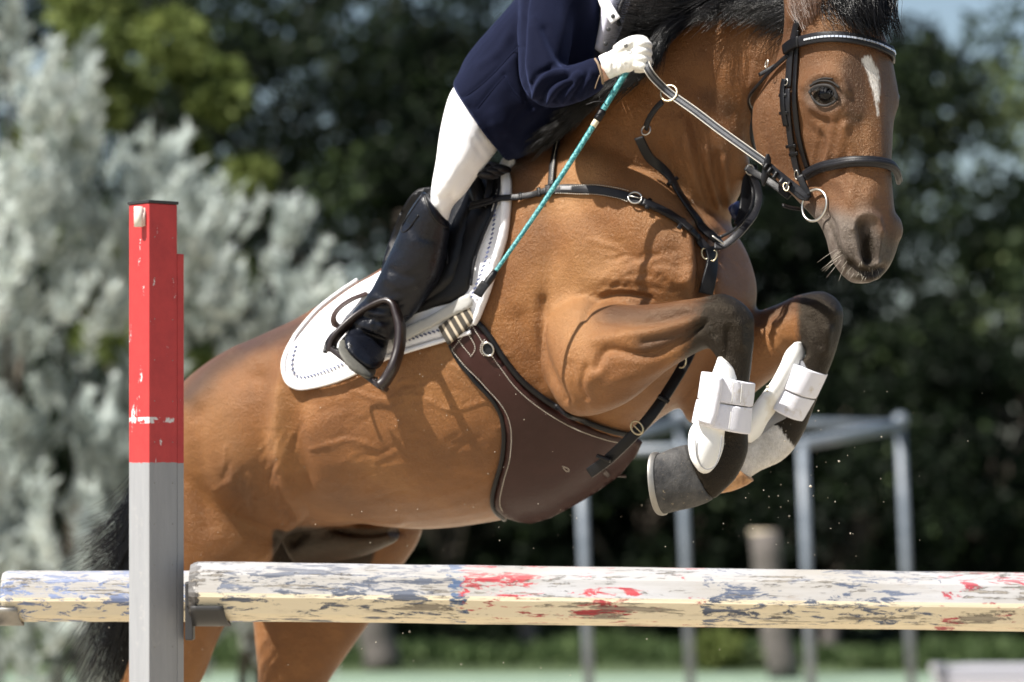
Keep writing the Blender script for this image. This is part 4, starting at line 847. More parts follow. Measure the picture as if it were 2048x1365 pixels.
lf([(1480, 733, 1436, 720, .030, 8.73), (1488, 762, 1432, 748, .032, 8.735), (1488, 800, 1424, 790, .032, 8.735), (1486, 850, 1415, 840, .034, 8.73), (1468, 866, 1404, 862, .038, 8.735), (1464, 900, 1400, 894, .040, 8.735), (1455, 936, 1404, 928, .038, 8.735), (1440, 962, 1412, 954, .028, 8.735)], LL, 'liner', m_neo, tb)
lf([(1450, 714, 1441, 716, .020, 8.715), (1470, 732, 1432, 740, .030, 8.715), (1478, 762, 1424, 765, .038, 8.715), (1470, 800, 1415, 795, .041, 8.71), (1462, 840, 1400, 836, .044, 8.708), (1452, 865, 1386, 862, .048, 8.705), (1448, 895, 1384, 890, .050, 8.70), (1440, 925, 1390, 918, .049, 8.70), (1428, 944, 1404, 940, .040, 8.70), (1418, 949, 1412, 948, .02, 8.70)], LL, 'shell', m_shell, tb, p=2.4)
lf([(1504, 768, 1409, 744, .046, 8.715), (1505, 772, 1408, 748, .052, 8.715), (1501, 808, 1402, 790, .053, 8.715), (1499, 814, 1400, 796, .047, 8.715)], LL, 'strap', m_fur, tb, p=2.3)
lf([(1499, 817, 1400, 799, .047, 8.715), (1499, 820, 1398, 803, .053, 8.713), (1496, 862, 1390, 840, .054, 8.71), (1494, 869, 1390, 846, .048, 8.71)], LL, 'strap', m_fur, tb, p=2.3)
panel_fl = MB(); V, Fc = loft_px([(1446, 757, 1408, 745, .012, 8.665), (1442, 790, 1402, 782, .013, 8.662), (1434, 830, 1394, 818, .013, 8.658), (1426, 852, 1388, 838, .012, 8.655)], (0.3, .95, 0), n=20, p=3.5); panel_fl.add(V, Fc); panel_fl.build('strap_end', m_fur, tb)
for q in ([(1467, 766, 8.669), (1464, 806, 8.668)], [(1462, 824, 8.664), (1458, 860, 8.660)], [(1484, 770, 8.68), (1481, 808, 8.68)]): free_rib('strap_seam', q, .002, .0015, m_web, tb, (-.3, -1, 0))
for q in ([(1452, 724, 8.683), (1466, 738, 8.680), (1473, 762, 8.676)], [(1391, 880, 8.655), (1394, 915, 8.655), (1410, 938, 8.66), (1430, 932, 8.66), (1440, 905, 8.66), (1444, 872, 8.66)]): free_rib('shell_piping', q, .0022, .0016, m_neo, tb, (-.3, -1, 0))
tb2 = empty('tendon_boot', P(1570, 780, 8.9)); tag(tb2, 'white tendon boot on the far foreleg with the pale pastern', 'tendon boot', 'tendon boots on the forelegs')
lf([(1612, 722, 1598, 706, .028, 8.945), (1650, 748, 1592, 728, .037, 8.945), (1628, 796, 1570, 776, .038, 8.94), (1602, 838, 1546, 812, .038, 8.935), (1560, 850, 1520, 842, .036, 8.92), (1520, 880, 1500, 872, .03, 8.91)], LL, 'liner', m_neo, tb2)
lf([(1600, 684, 1590, 688, .014, 8.935), (1606, 706, 1576, 704, .028, 8.93), (1598, 735, 1564, 735, .036, 8.92), (1580, 775, 1545, 770, .040, 8.91), (1556, 812, 1520, 802, .042, 8.90), (1535, 845, 1500, 836, .042, 8.89), (1516, 872, 1494, 862, .036, 8.885), (1502, 886, 1494, 880, .02, 8.885)], LL, 'shell', m_shell, tb2, p=2.4)
lf([(1649, 750, 1594, 727, .043, 8.93), (1648, 754, 1592, 730, .045, 8.93), (1630, 792, 1574, 768, .046, 8.925), (1627, 798, 1572, 774, .044, 8.925)], LL, 'strap', m_fur, tb2, p=2.3)
lf([(1625, 801, 1570, 777, .044, 8.925), (1624, 804, 1569, 780, .046, 8.925), (1608, 836, 1553, 808, .047, 8.92), (1604, 843, 1550, 814, .045, 8.92)], LL, 'strap', m_fur, tb2, p=2.3)
# ================================================================= RIDER
m_skin = new_mat('skin', (.55, .33, .24), .5, .4); T = NT(m_skin); m_skin.node_tree.nodes['Principled BSDF'].inputs['Subsurface Weight'].default_value = .08; m_skin.node_tree.nodes['Principled BSDF'].inputs['Subsurface Scale'].default_value = .01
T.out(normal=T.bump(T.noise(200, 4), .0006, .6), base=T.ramp(T.noise(12, 4), [(.3, (.50, .28, .20)), (.7, (.60, .38, .28))]))
def off3(v, d): return tuple(np.array(v)+np.array(d))
JL = np.array(lat(82))
SH = LB*.70
def shrunk(rows, k=.72):
    o = []
    for r in rows:
        mx, my = (r[0]+r[2])/2, (r[1]+r[3])/2; o.append((mx+(r[0]-mx)*k, my+(r[1]-my)*k, mx+(r[2]-mx)*k, my+(r[3]-my)*k, r[4]*k, r[5]))
    return o
def other_side(rows, f=1.0, lo=260):
    o = []
    for r in rows:
        c = np.array(P((r[0]+r[2])/2, (r[1]+r[3])/2, r[5])); c2 = c+SH*f*(1 if r[1] > lo else .6); x2 = c2[0]/c2[1]*FP+1024; y2 = HZ-(c2[2]-CH)/c2[1]*FP
        dx, dy = x2-(r[0]+r[2])/2, y2-(r[1]+r[3])/2; o.append((r[0]+dx, r[1]+dy, r[2]+dx, r[3]+dy, r[4], c2[1]))
    return o
brow = [(955, 130, 1030, 225, .12, 9.14), (912, 172, 1018, 262, .115, 9.11), (893, 215, 1000, 292, .108, 9.06), (880, 270, 984, 312, .092, 9.03), (873, 322, 956, 348, .078, 9.01), (866, 360, 930, 386, .066, 9.0), (862, 395, 905, 412, .054, 9.005), (866, 424, 897, 436, .042, 9.01), (876, 444, 893, 450, .024, 9.015)]
brt = [(848, 382, 897, 444, .060, 9.01), (838, 396, 898, 462, .064, 9.01), (818, 425, 896, 484, .066, 9.02), (793, 478, 884, 545, .066, 9.03), (764, 540, 858, 592, .060, 9.045), (738, 588, 828, 630, .052, 9.06), (712, 617, 802, 654, .048, 9.07), (694, 643, 784, 682, .048, 9.07)]
FWD = np.array([math.cos(TH), -math.sin(TH), 0])
bodyp = MB()
trunk = [(930, 190, 985, 262, .11, 9.16), (935, 140, 1060, 250, .13, 9.16), (975, 95, 1130, 215, .125, 9.15), (1020, 45, 1185, 150, .13, 9.13), (1080, -20, 1215, 80, .15, 9.11), (1130, -55, 1235, 10, .12, 9.09), (1180, -50, 1245, 5, .065, 9.07), (1215, -75, 1272, -12, .055, 9.05), (1245, -110, 1300, -50, .05, 9.03)]
bodyp.add(*loft_px([shrunk([r], .85)[0] if r[5] > 9.08 else r for r in trunk], JL, n=28))
# head: skull, jaw, nose
hc = np.array(P(1290, -160, 9.02)); hx = unit(FWD+np.array([0, 0, -.15]))
def ell(c, ax, r, n=20):
    R = []
    A = np.stack(ax, 0)
    for i in range(1, n):
        a = math.pi*i/n; t = np.linspace(0, 2*math.pi, 24, endpoint=False)
        L_ = np.stack([np.cos(t)*math.sin(a)*r[0], np.sin(t)*math.sin(a)*r[1], np.full(24, math.cos(a))*r[2]], 1); R.append(np.array(c)+L_@A)
    return ring_mesh(np.array(R))
hz = unit(np.cross(np.cross(hx, [0, 0, 1.]), hx)); hy = np.cross(hz, hx); ax3 = (hx, hy, hz)
bodyp.add(*ell(hc, ax3, (.095, .076, .105))); bodyp.add(*ell(hc+hx*.035-hz*.055, ax3, (.058, .052, .062))); bodyp.add(*ell(hc+hx*.095-hz*.02, ax3, (.018, .011, .024)))
bodyp.add(*ell(hc+hx*.085-hz*.058, ax3, (.016, .022, .008))); bodyp.add(*ell(hc+hx*.072-hz*.095, ax3, (.020, .022, .014)))
for s in (-1, 1): bodyp.add(*ell(hc+hy*.074*s-hx*.005-hz*.015, ax3, (.018, .008, .03)))
def limb(path, rad):
    p = np.array([P(*q) for q in catmull(path, 6)]); r = np.interp(np.linspace(0, 1, len(p)), np.linspace(0, 1, len(rad)), rad); return tube(p, r, 18)
rarm = [(1098, 10, 8.97), (1085, 90, 8.89), (1088, 168, 8.84), (1145, 166, 8.82), (1200, 146, 8.79), (1224, 133, 8.785)]
bodyp.add(*limb(rarm, [.048, .038, .030, .027, .025, .021]))
larm = [(1250, -10, 9.28), (1290, 70, 9.32), (1300, 140, 9.30), (1345, 120, 9.25), (1385, 105, 9.22)]
bodyp.add(*limb(larm, [.045, .036, .030, .026, .024]))
leg_rows = shrunk(brow[:7])+shrunk(brt[2:])
bodyp.add(*loft_px(leg_rows, JL, n=24)); bodyp.add(*loft_px(other_side(leg_rows), JL, n=24))
bodyp.add(*limb([(748, 640, 9.10), (740, 668, 9.09), (733, 690, 9.06), (728, 702, 9.04)], [.026, .022, .018, .012]))
person_o = Organic('person', bodyp, .007); person_o.smooth(2); person_o.fill(12); person_o.smooth(2); person_o.push()
person = link('person', person_o.me, m_skin); tag(person, 'rider in a navy jacket and white breeches leaning over the neck of the horse', 'person')
# jacket
jk = MB()
jrows = [(918, 190, 1022, 330, .14, 9.10), (912, 170, 1018, 322, .165, 9.10), (921, 150, 1060, 312, .18, 9.12), (932, 122, 1120, 278, .185, 9.12), (955, 92, 1165, 240, .185, 9.12), (990, 52, 1196, 180, .19, 9.11), (1040, 0, 1208, 118, .20, 9.10), (1085, -55, 1212, 50, .205, 9.09), (1135, -95, 1222, -10, .15, 9.08), (1165, -100, 1225, -40, .09, 9.07)]
jk.add(*loft_px(jrows, JL, n=36, p=2.3))
jk.add(*limb([(1110, -25, 8.99), (1096, 30, 8.93), (1088, 100, 8.88), (1094, 168, 8.84), (1145, 168, 8.815), (1192, 148, 8.79), (1202, 146, 8.787)], [.085, .070, .062, .054, .045, .036, .033]))
jk.add(*limb([(1225, -40, 9.22), (1270, 30, 9.30), (1300, 135, 9.30), (1345, 122, 9.25), (1372, 112, 9.23)], [.085, .068, .054, .044, .035]))
jo = Organic('jacket', jk, .0045); jo.smooth(2); jo.fill(10); jo.smooth(2)
jo.begin(); st = jo.st
for p, r, a in (([(1050, -10), (1044, 60), (1043, 140), (1052, 190), (1064, 214)], 7, -12), ([(1062, 60), (1058, 130)], 12, 4),
                # elbow and forearm folds
                ([(1068, 195), (1078, 168), (1100, 150), (1130, 146)], 6, 10.2), ([(1060, 170), (1075, 148), (1100, 136)], 5, -10.2), ([(1082, 205), (1092, 180), (1115, 162), (1140, 156)], 5, -11.9),
                ([(1095, 208), (1108, 182), (1135, 162), (1158, 150)], 6, 10.2), ([(1110, 206), (1124, 184), (1145, 168)], 5, -10.2), ([(1125, 204), (1140, 180), (1164, 156)], 6, 8.5), ([(1145, 200), (1156, 178), (1175, 150)], 5, -8.5), ([(1160, 195), (1170, 170), (1184, 145)], 6, 6.8),
                ([(1090, 60), (1112, 100), (1130, 128)], 9, -6.8), ([(1070, 40), (1085, 90), (1100, 125)], 10, 5.1),
                # back and skirt
                ([(922, 196), (950, 178), (985, 148), (1040, 90)], 4, -3.5), ([(955, 215), (985, 178), (1010, 150)], 4, -3), ([(1010, 150), (1030, 185), (1052, 205)], 4, -3), ([(940, 220), (975, 260), (1000, 290)], 14, -7), ([(1060, 210), (1030, 240), (1015, 275)], 9, -6), ([(1000, 120), (1025, 90), (1042, 40)], 10, -4), ([(960, 130), (990, 110), (1020, 70)], 9, 3.5), ([(985, 250), (1000, 285), (1012, 312)], 8, 5), ([(985, 230), (1020, 270), (1040, 300)], 14, 5),
                ([(1130, -10), (1150, 60), (1140, 110)], 22, -6), ([(1175, 0), (1190, 60), (1180, 110)], 14, 5), ([(1020, 120), (1000, 200), (1010, 260)], 20, 4), ([(965, 60), (1000, 90)], 14, -3), ([(1100, 220), (1060, 260)], 16, -7), ([(1140, 225), (1100, 270)], 10, 5)): st(p, r, a)
jo.end(1); q = jo.V*9; jo.begin(); jo.disp = np.sin(q[:, 0]*2.1+q[:, 2]*3)*np.sin(q[:, 1]*2+q[:, 2]*2.2)*.0018; jo.end(0); jo.push()
m_navy = new_mat('navy_wool', (.006, .009, .032), .88, .10, 0, .12); T = NT(m_navy); m_navy.node_tree.nodes['Principled BSDF'].inputs['Sheen Tint'].default_value = (.35, .45, 1, 1)
T.out(normal=T.bump(T.noise(1100, 3), .0008, .8, T.bump(T.noise(30, 4), .003, .4)), base=T.mix(T.noise(500, 3), (.0010, .0015, .0060), (.0032, .0050, .019)))
jacket = link('jacket', jo.me, m_navy, person)
BJ = BVHTree.FromPolygons(jo.V.tolist(), [tuple(p.vertices) for p in jo.me.polygons])
def seam(pth, m_, par):
    pts, nn = line_on(pth, .0006, bvh=BJ); mb = MB(); mb.add(*tube(pts, .0011, 6)); mb.build('seam', m_, par)
for pth in ([(922, 198), (950, 180), (985, 150), (1038, 92)], [(955, 217), (985, 180), (1010, 152)], [(1010, 152), (1030, 186), (1050, 205)]): seam(pth, m_navy, jacket)
# breeches
bz = MB()
bz.add(*loft_px(brow, JL, n=32))
b2 = other_side(brow)
bz.add(*loft_px(b2, JL, n=32))
bz.add(*loft_px([(945, 140, 990, 250, .10, 9.16), (970, 130, 1040, 260, .12, 9.25), (1010, 110, 1080, 250, .13, 9.38)], lat(80), n=24))
bo = Organic('breeches', bz, .006); bo.smooth(3); bo.fill(10); bo.begin(); st = bo.st
for p, r, a in (([(905, 200), (930, 260), (940, 320)], 24, 4), ([(960, 300), (930, 345), (905, 385)], 12, -3), ([(975, 315), (950, 350), (915, 392)], 7, 3), ([(870, 395), (890, 400), (905, 392)], 5, -2.5), ([(866, 408), (886, 416), (900, 408)], 4, 1.5), ([(868, 420), (880, 430), (892, 426)], 4, -1.5), ([(960, 270), (978, 296)], 8, -3), ([(945, 285), (965, 312)], 6, -2)): st(p, r, a)
bo.end(1); bo.push(); m_br = cloth('white_breeches', (.82, .82, .84)); link('breeches', bo.me, m_br, person)
# tall boots
def boot(rows, foot, name_dx):
    mb = MB(); mb.add(*loft_px(rows, JL, n=32))
    return mb
lat_f = unit(np.array([.76, .12, -.64])); up_f = unit(np.array([.50, .52, .72])); fw_f = unit(np.cross(lat_f, up_f)); fw_f = fw_f if fw_f[1] < 0 else -fw_f; up_f = unit(np.cross(lat_f, fw_f)); up_f = up_f if up_f[2] > 0 else -up_f
foot_rings = []
for (px_, py_, Y_, rl, ru) in ((758, 622, 9.165, .040, .044), (748, 642, 9.145, .044, .048), (741, 662, 9.115, .048, .048), (735, 680, 9.075, .052, .044), (731, 694, 9.035, .055, .038), (728, 704, 9.000, .053, .032), (726, 710, 8.980, .044, .024), (725, 713, 8.970, .024, .014)):
    c = np.array(P(px_, py_, Y_)); t = np.linspace(0, 2*math.pi, 28, endpoint=False); ct, s_ = np.cos(t), np.sin(t)
    ct2 = np.sign(ct)*np.abs(ct)**.8; s2 = np.sign(s_)*np.abs(s_)**.8; foot_rings.append(c+np.outer(ct2, lat_f)*rl+np.outer(s2, up_f)*ru)
fm = MB(); fm.add(*loft_px(brt, JL, n=32)); fm.add(*ring_mesh(np.array(foot_rings)))
fo = Organic('riding_boot', fm, .004); fo.smooth(2); fo.fill(10); fo.begin(); st = fo.st
for p, r, a in (([(718, 628), (745, 640), (775, 645)], 5, -4), ([(722, 618), (750, 628), (785, 632)], 6, 4), ([(728, 605), (760, 616), (800, 612)], 5, -4), ([(738, 590), (770, 600), (812, 595)], 7, 3), ([(740, 650), (752, 640), (765, 655)], 5, 3), ([(750, 470), (790, 500)], 14, -3), ([(800, 440), (840, 470), (870, 480)], 12, -3),
                ([(690, 665), (715, 668), (745, 672), (762, 690)], 4, -3.5), ([(846, 392), (836, 410), (805, 452), (800, 462)], 3.5, 2.5), ([(775, 560), (800, 575), (830, 570)], 8, 3), ([(782, 540), (810, 552), (838, 548)], 7, -3)): st(p, r, a)
for k in range(30):
    x, y = rr.uniform(725, 860), 0; y = 640-(x-735)*1.75+rr.uniform(-10, 40); st([(x, y), (x+14, y+rr.uniform(-4, 6))], 4, rr.choice([-.7, .7]))
fo.end(1); fo.push(); m_boot = leather('black_boot_leather', (.0055, .0065, .0105), .27, 150, dust=.10, bump=.0016)
rb = link('riding_boot', fo.me, m_boot, person)
BB = BVHTree.FromPolygons(fo.V.tolist(), [tuple(p.vertices) for p in fo.me.polygons])
pts, nn = line_on([(849, 390), (856, 412), (866, 434), (880, 450), (895, 456)], .001, bvh=BB); mb = MB(); mb.add(*tube(pts, .004, 10, flat=.6)); k_ = mb.build('top_binding', m_black, None); k_.parent = rb
pts, nn = line_on([(846, 388), (832, 410), (812, 440), (801, 460), (806, 468), (818, 458), (838, 430)], .001, bvh=BB); mb = MB(); mb.add(*tube(pts, .0018, 8)); k_ = mb.build('top_patch_seam', m_black, None); k_.parent = rb
m_sole = new_mat('grey_rubber_sole', (.10, .10, .09), .75); T = NT(m_sole); T.out(base=T.mix(T.noise(60, 5, .7), (.045, .045, .042), (.16, .155, .13)))
sl = MB(); SR = []
for (px_, py_, Y_, rl) in ((746, 652, 9.145, .040), (738, 678, 9.085, .050), (731, 694, 9.035, .056), (728, 705, 9.000, .054), (726, 711, 8.977, .045), (725, 714, 8.965, .024)):
    c = np.array(P(px_, py_, Y_))-up_f*.036; t = np.linspace(0, 2*math.pi, 24, endpoint=False); SR.append(c+np.outer(np.cos(t), lat_f)*rl+np.outer(np.sin(t), up_f)*.012)
sl.add(*ring_mesh(np.array(SR))); sole = sl.build('sole', m_sole, None); sole.parent = rb
gr = MB(); cs = np.array(P(731, 694, 9.035))-up_f*.049
for k in range(8):
    t = np.linspace(-1, 1, 14); w_ = .044*math.sqrt(max(.1, 1-(k/9-.2)**2)); pts = cs+np.outer(t*w_, lat_f)+fw_f*(-.02+k*.0085)+np.outer(.003*np.sin(t*6+k), fw_f); gr.add(*tube(pts, .0013, 6))
g_ = gr.build('sole_tread', m_plastic, None); g_.parent = rb
# spur strap, spur ring, sock of leather over the instep
mb = MB(); mb.add(*ring_tube(P(723, 653, 9.070), .0155, .0095, .0017, .1, (-.3, -.95, .2))); k_ = mb.build('spur_ring', m_steel, None); k_.parent = rb
kk = strap('spur_strap', [(688, 660, 9.085), (700, 664, 9.075), (716, 655, 9.065), (732, 652, 9.065), (752, 662, 9.075), (768, 676, 9.085)], .012, .004, m_black, None, free=True, up=(-.2, -.9, .4)); kk.parent = rb
mb = MB(); mb.add(*tube(line_free([(700, 672, 9.055), (706, 662, 9.055)]), .002, 6)); k_ = mb.build('spur_buckle', m_steel, None); k_.parent = rb
lb = MB(); 
rows2 = other_side(brt, 1.02)
lb.add(*loft_px(rows2, JL, n=24)); lb.build('riding_boot', m_boot, None).parent = person
# shirt, collar and tie
shm = MB(); shm.add(*loft_px([(1190, 100, 1214, 112, .05, 9.02), (1200, 50, 1238, 66, .07, 9.0), (1202, 10, 1252, 26, .075, 8.99), (1200, -30, 1262, -8, .07, 8.99), (1205, -60, 1262, -40, .06, 9.0)], JL, n=24)); m_shirt = cloth('pale_shirt', (.62, .62, .74)); shirt = shm.build('shirt', m_shirt, None); shirt.parent = person
col = MB(); col.add(*ribbon(line_free([(1204, -10, 8.90), (1212, 10, 8.895), (1224, 30, 8.89), (1232, 42, 8.89)]), np.tile([-.3, -.95, .1], (len(line_free([(1204, -10, 8.90), (1212, 10, 8.895), (1224, 30, 8.89), (1232, 42, 8.89)])), 1)), .026, .004)); c_ = col.build('collar', m_white, None); c_.parent = shirt
for (x, y) in ((1226, 33), (1217, 59), (1211, 88)):
    mb = MB(); mb.add(*uvsph(P(x, y, 8.885), .0052, (1, .4, 1))); b_ = mb.build('button', m_plastic, None); b_.parent = shirt
mb = MB(); mb.add(*tube(line_free([(1252, -10, 8.93), (1240, 15, 8.92), (1236, 40, 8.92), (1240, 52, 8.92)]), .0045, 8, flat=.5)); m_ = mb.build('chin_strap', m_blackg, None); m_.parent = person
m_iris = new_mat('rider_eye', (.02, .015, .012), .2)
for s in (-1, 1):
    mb = MB(); mb.add(*uvsph(hc+hx*.083+hy*.031*s+hz*.004, .0105)); mb.build('eye', m_iris, None).parent = person
    mb = MB(); mb.add(*tube([hc+hx*.090+hy*.018*s+hz*.020, hc+hx*.089+hy*.034*s+hz*.024, hc+hx*.076+hy*.050*s+hz*.019], [.002, .003, .0015], 8)); mb.build('eyebrow', new_mat('brown_hair', (.06, .035, .02), .6), None).parent = person
mb = MB(); mb.add(*tube([hc+hx*.086-hy*.022-hz*.060, hc+hx*.098-hz*.059, hc+hx*.086+hy*.022-hz*.060], [.002, .0045, .002], 10)); mb.build('lips', new_mat('lip_skin', (.42, .16, .13), .5), None).parent = person
mb = MB(); mb.add(*ell(hc-hx*.052-hz*.045, ax3, (.050, .062, .055))); mb.build('hair', new_mat('brown_hair', (.06, .035, .02), .6), None).parent = person
# helmet
hm = MB(); hcc = hc+hz*.03
R = []
for i in range(0, 11):
    a = math.radians(4+i*9.3); t = np.linspace(0, 2*math.pi, 36, endpoint=False); R.append(hcc+np.outer(np.cos(t)*math.sin(a)*.135, hx)+np.outer(np.sin(t)*math.sin(a)*.112, hy)+math.cos(a)*.125*hz)
hm.add(*ring_mesh(np.array(R))); br_ = []
for s_ in np.linspace(0, 1, 5):
    t = np.linspace(-1, 1, 20); br_.append(hcc+hx*(.115+.055*s_)*1+np.outer(-.05*t**2*1.3, hx)+np.outer(t*.085, hy)-hz*(.012+.012*s_))
hm.build('helmet', leather('helmet_velvet', (.012, .013, .02), .7), None).parent = person
bb = MB(); B_ = np.array(br_); V = np.vstack([B_.reshape(-1, 3), B_.reshape(-1, 3)-hz*.004]); n_c = 20; Fc = []
for i in range(4):
    for j in range(19):
        a = i*20+j; Fc += [(a, a+1, a+21, a+20), (a+100, a+120, a+121, a+101)]
bb.add(V, Fc); bb.build('helmet_peak', m_plastic, None).parent = person
# gloved hands: palm, four fingers of unequal length curled round the rein, thumb on top
m_glove = cloth('white_glove_leather', (.80, .80, .76), weave=600, b=.0008)
def hand(cx, cy, Yc, sc, mir=1):
    mb = MB(); k = lambda x, y, d: (cx+x, cy+y, Yc+d*mir)
    pm = [k(-64, 22, .012), k(-52, 18, .008), k(-34, 10, .004), (cx-14, cy+2, Yc), (cx+2, cy-2, Yc+.002*mir)]
    p = np.array([P(*q) for q in catmull(pm, 5)]); r = np.interp(np.linspace(0, 1, len(p)), [0, .25, .6, 1], [.024, .029, .033, .030])*sc; mb.add(*tube(p, r, 18, flat=.62))
    for i, (oy, ln, rd) in enumerate(((-24, .92, .0112), (-9, 1.0, .0115), (6, .95, .011), (20, .78, .0098))):
        ch = [k(-10, oy*.8, -.004), k(8, oy, -.010), k(20, oy+3, .004), k(21, oy+5, .024*ln), k(8, oy+7, .040*ln), k(-6, oy+7, .040*ln)]
        p = np.array([P(*q) for q in catmull(ch, 5)]); mb.add(*tube(p, np.linspace(1.08, .86, len(p))*rd*sc, 14))
    th = [k(-40, -8, 0), k(-26, -20, -.008), k(-8, -29, -.006), k(8, -31, .004), k(18, -27, .012)]
    p = np.array([P(*q) for q in catmull(th, 5)]); mb.add(*tube(p, np.linspace(1.35, .92, len(p))*.0118*sc, 14))
    p = np.array([P(*q) for q in catmull([k(-66, 24, .012), k(-58, 20, .010), k(-50, 16, .008)], 4)]); mb.add(*tube(p, .030*sc, 18, flat=.75))
    return mb
go = Organic('glove', hand(1274, 112, 8.768, 1.0), .0022); go.smooth(2); go.fill(3); go.begin(); st = go.st
for k in range(14): x, y = rr.uniform(1220, 1285), rr.uniform(100, 145); st([(x, y), (x+rr.uniform(-6, 6), y+rr.uniform(8, 16))], 2.6, rr.choice([-1.3, 1.0]))
st([(1246, 92), (1262, 104), (1272, 100)], 3, -1.6); st([(1222, 102), (1226, 130), (1230, 152)], 3, -1.8); go.end(1); go.push(); gl = link('glove', go.me, m_glove, person)
mb = MB(); mb.add(*ring_tube(P(1252, 92, 8.745), .0038, .0045, .0009, .3, (-.3, -.9, .3))); mb.add(*uvsph(P(1252, 92, 8.747), .0022)); e_ = mb.build('button', m_plastic, None); e_.parent = gl
lg = hand(1440, 90, 9.22, 1.0, -1); o_ = Organic('glove', lg, .003); o_.smooth(2); o_.push(); link('glove', o_.me, m_glove, person)
mb = MB(); mb.add(*tube(line_free([(1190, 118, 8.755), (1196, 128, 8.745), (1203, 150, 8.745), (1206, 168, 8.76)]), .0028, 8)); mb.add(*tube(line_free([(1200, 150, 8.745), (1194, 165, 8.75), (1190, 178, 8.755)]), .0012, 6)); mb.build('bracelet', new_mat('tan_cord', (.20, .14, .09), .7), None).parent = person
# ================================================================= WHIP
m_teal = new_mat('teal_braid', (.03, .24, .24), .45); T = NT(m_teal); wv = T.n('ShaderNodeTexVoronoi', i_Scale=190.0); T.l(T.co(), wv.inputs['Vector'])
T.out(base=T.ramp(wv.outputs['Distance'], [(.2, (.13, .42, .40)), (.55, (.015, .15, .17))]), normal=T.bump(wv.outputs['Distance'], .002, -.8))
whip = empty('riding_whip', P(1268, 140, 8.76)); tag(whip, 'teal braided riding whip pointing down from the gloved hand', 'whip')
wl = np.array([1268, 118, 8.775]), np.array([966, 578, 8.74]); wp = lambda t: P(*(wl[0]+(wl[1]-wl[0])*t+np.array([6*math.sin(t*3.14), 4*math.sin(t*3.14), 0])))
t_ = np.linspace(0, .96, 60); mb = MB(); mb.add(*tube([wp(t) for t in t_], np.interp(t_, [0, .25, 1], [.0074, .0066, .0046]), 14)); mb.build('shaft', m_teal, whip)
sp_ = [wp(t) for t in np.linspace(.262, .288, 4)]; mb = MB(); mb.add(*tube(sp_, .0072, 14)); mb.build('collar', new_mat('cream_tape', (.55, .50, .36), .6), whip)
sp_ = [wp(t) for t in np.linspace(.218, .262, 5)]; mb = MB(); mb.add(*tube(sp_, [.0085, .0095, .009, .0095, .008], 14)); mb.build('band', m_black, whip)
mb = MB(); mb.add(*tube(line_free([(1212, 212, 8.75), (1206, 204, 8.745), (1190, 204, 8.745), (1172, 210, 8.75)]), .0011, 6)); mb.build('wrist_loop', m_blackg, whip)
tp_ = [wp(t) for t in np.linspace(.92, 1.0, 5)]; mb = MB(); mb.add(*tube(tp_, [.006, .0085, .009, .0085, .007], 14)); mb.add(*ribbon(line_free([(972, 566, 8.735), (962, 580, 8.735), (955, 592, 8.735)]), np.tile([-.3, -1, 0], (len(line_free([(972, 566, 8.735), (962, 580, 8.735), (955, 592, 8.735)])), 1)), .022, .004)); mb.build('tip', m_black, whip)
# ================================================================= JUMP: upright, poles, cups
def paint_mat(name, kind):
    m = new_mat(name, (.8, .8, .8), .5); T = NT(m); co = T.n('ShaderNodeTexCoord'); T._c = co; sep = T.n('ShaderNodeSeparateXYZ'); T.l(co.outputs['Object'], sep.inputs[0]); X, Z = sep.outputs['X'], sep.outputs['Z']
    return m, T, X, Z
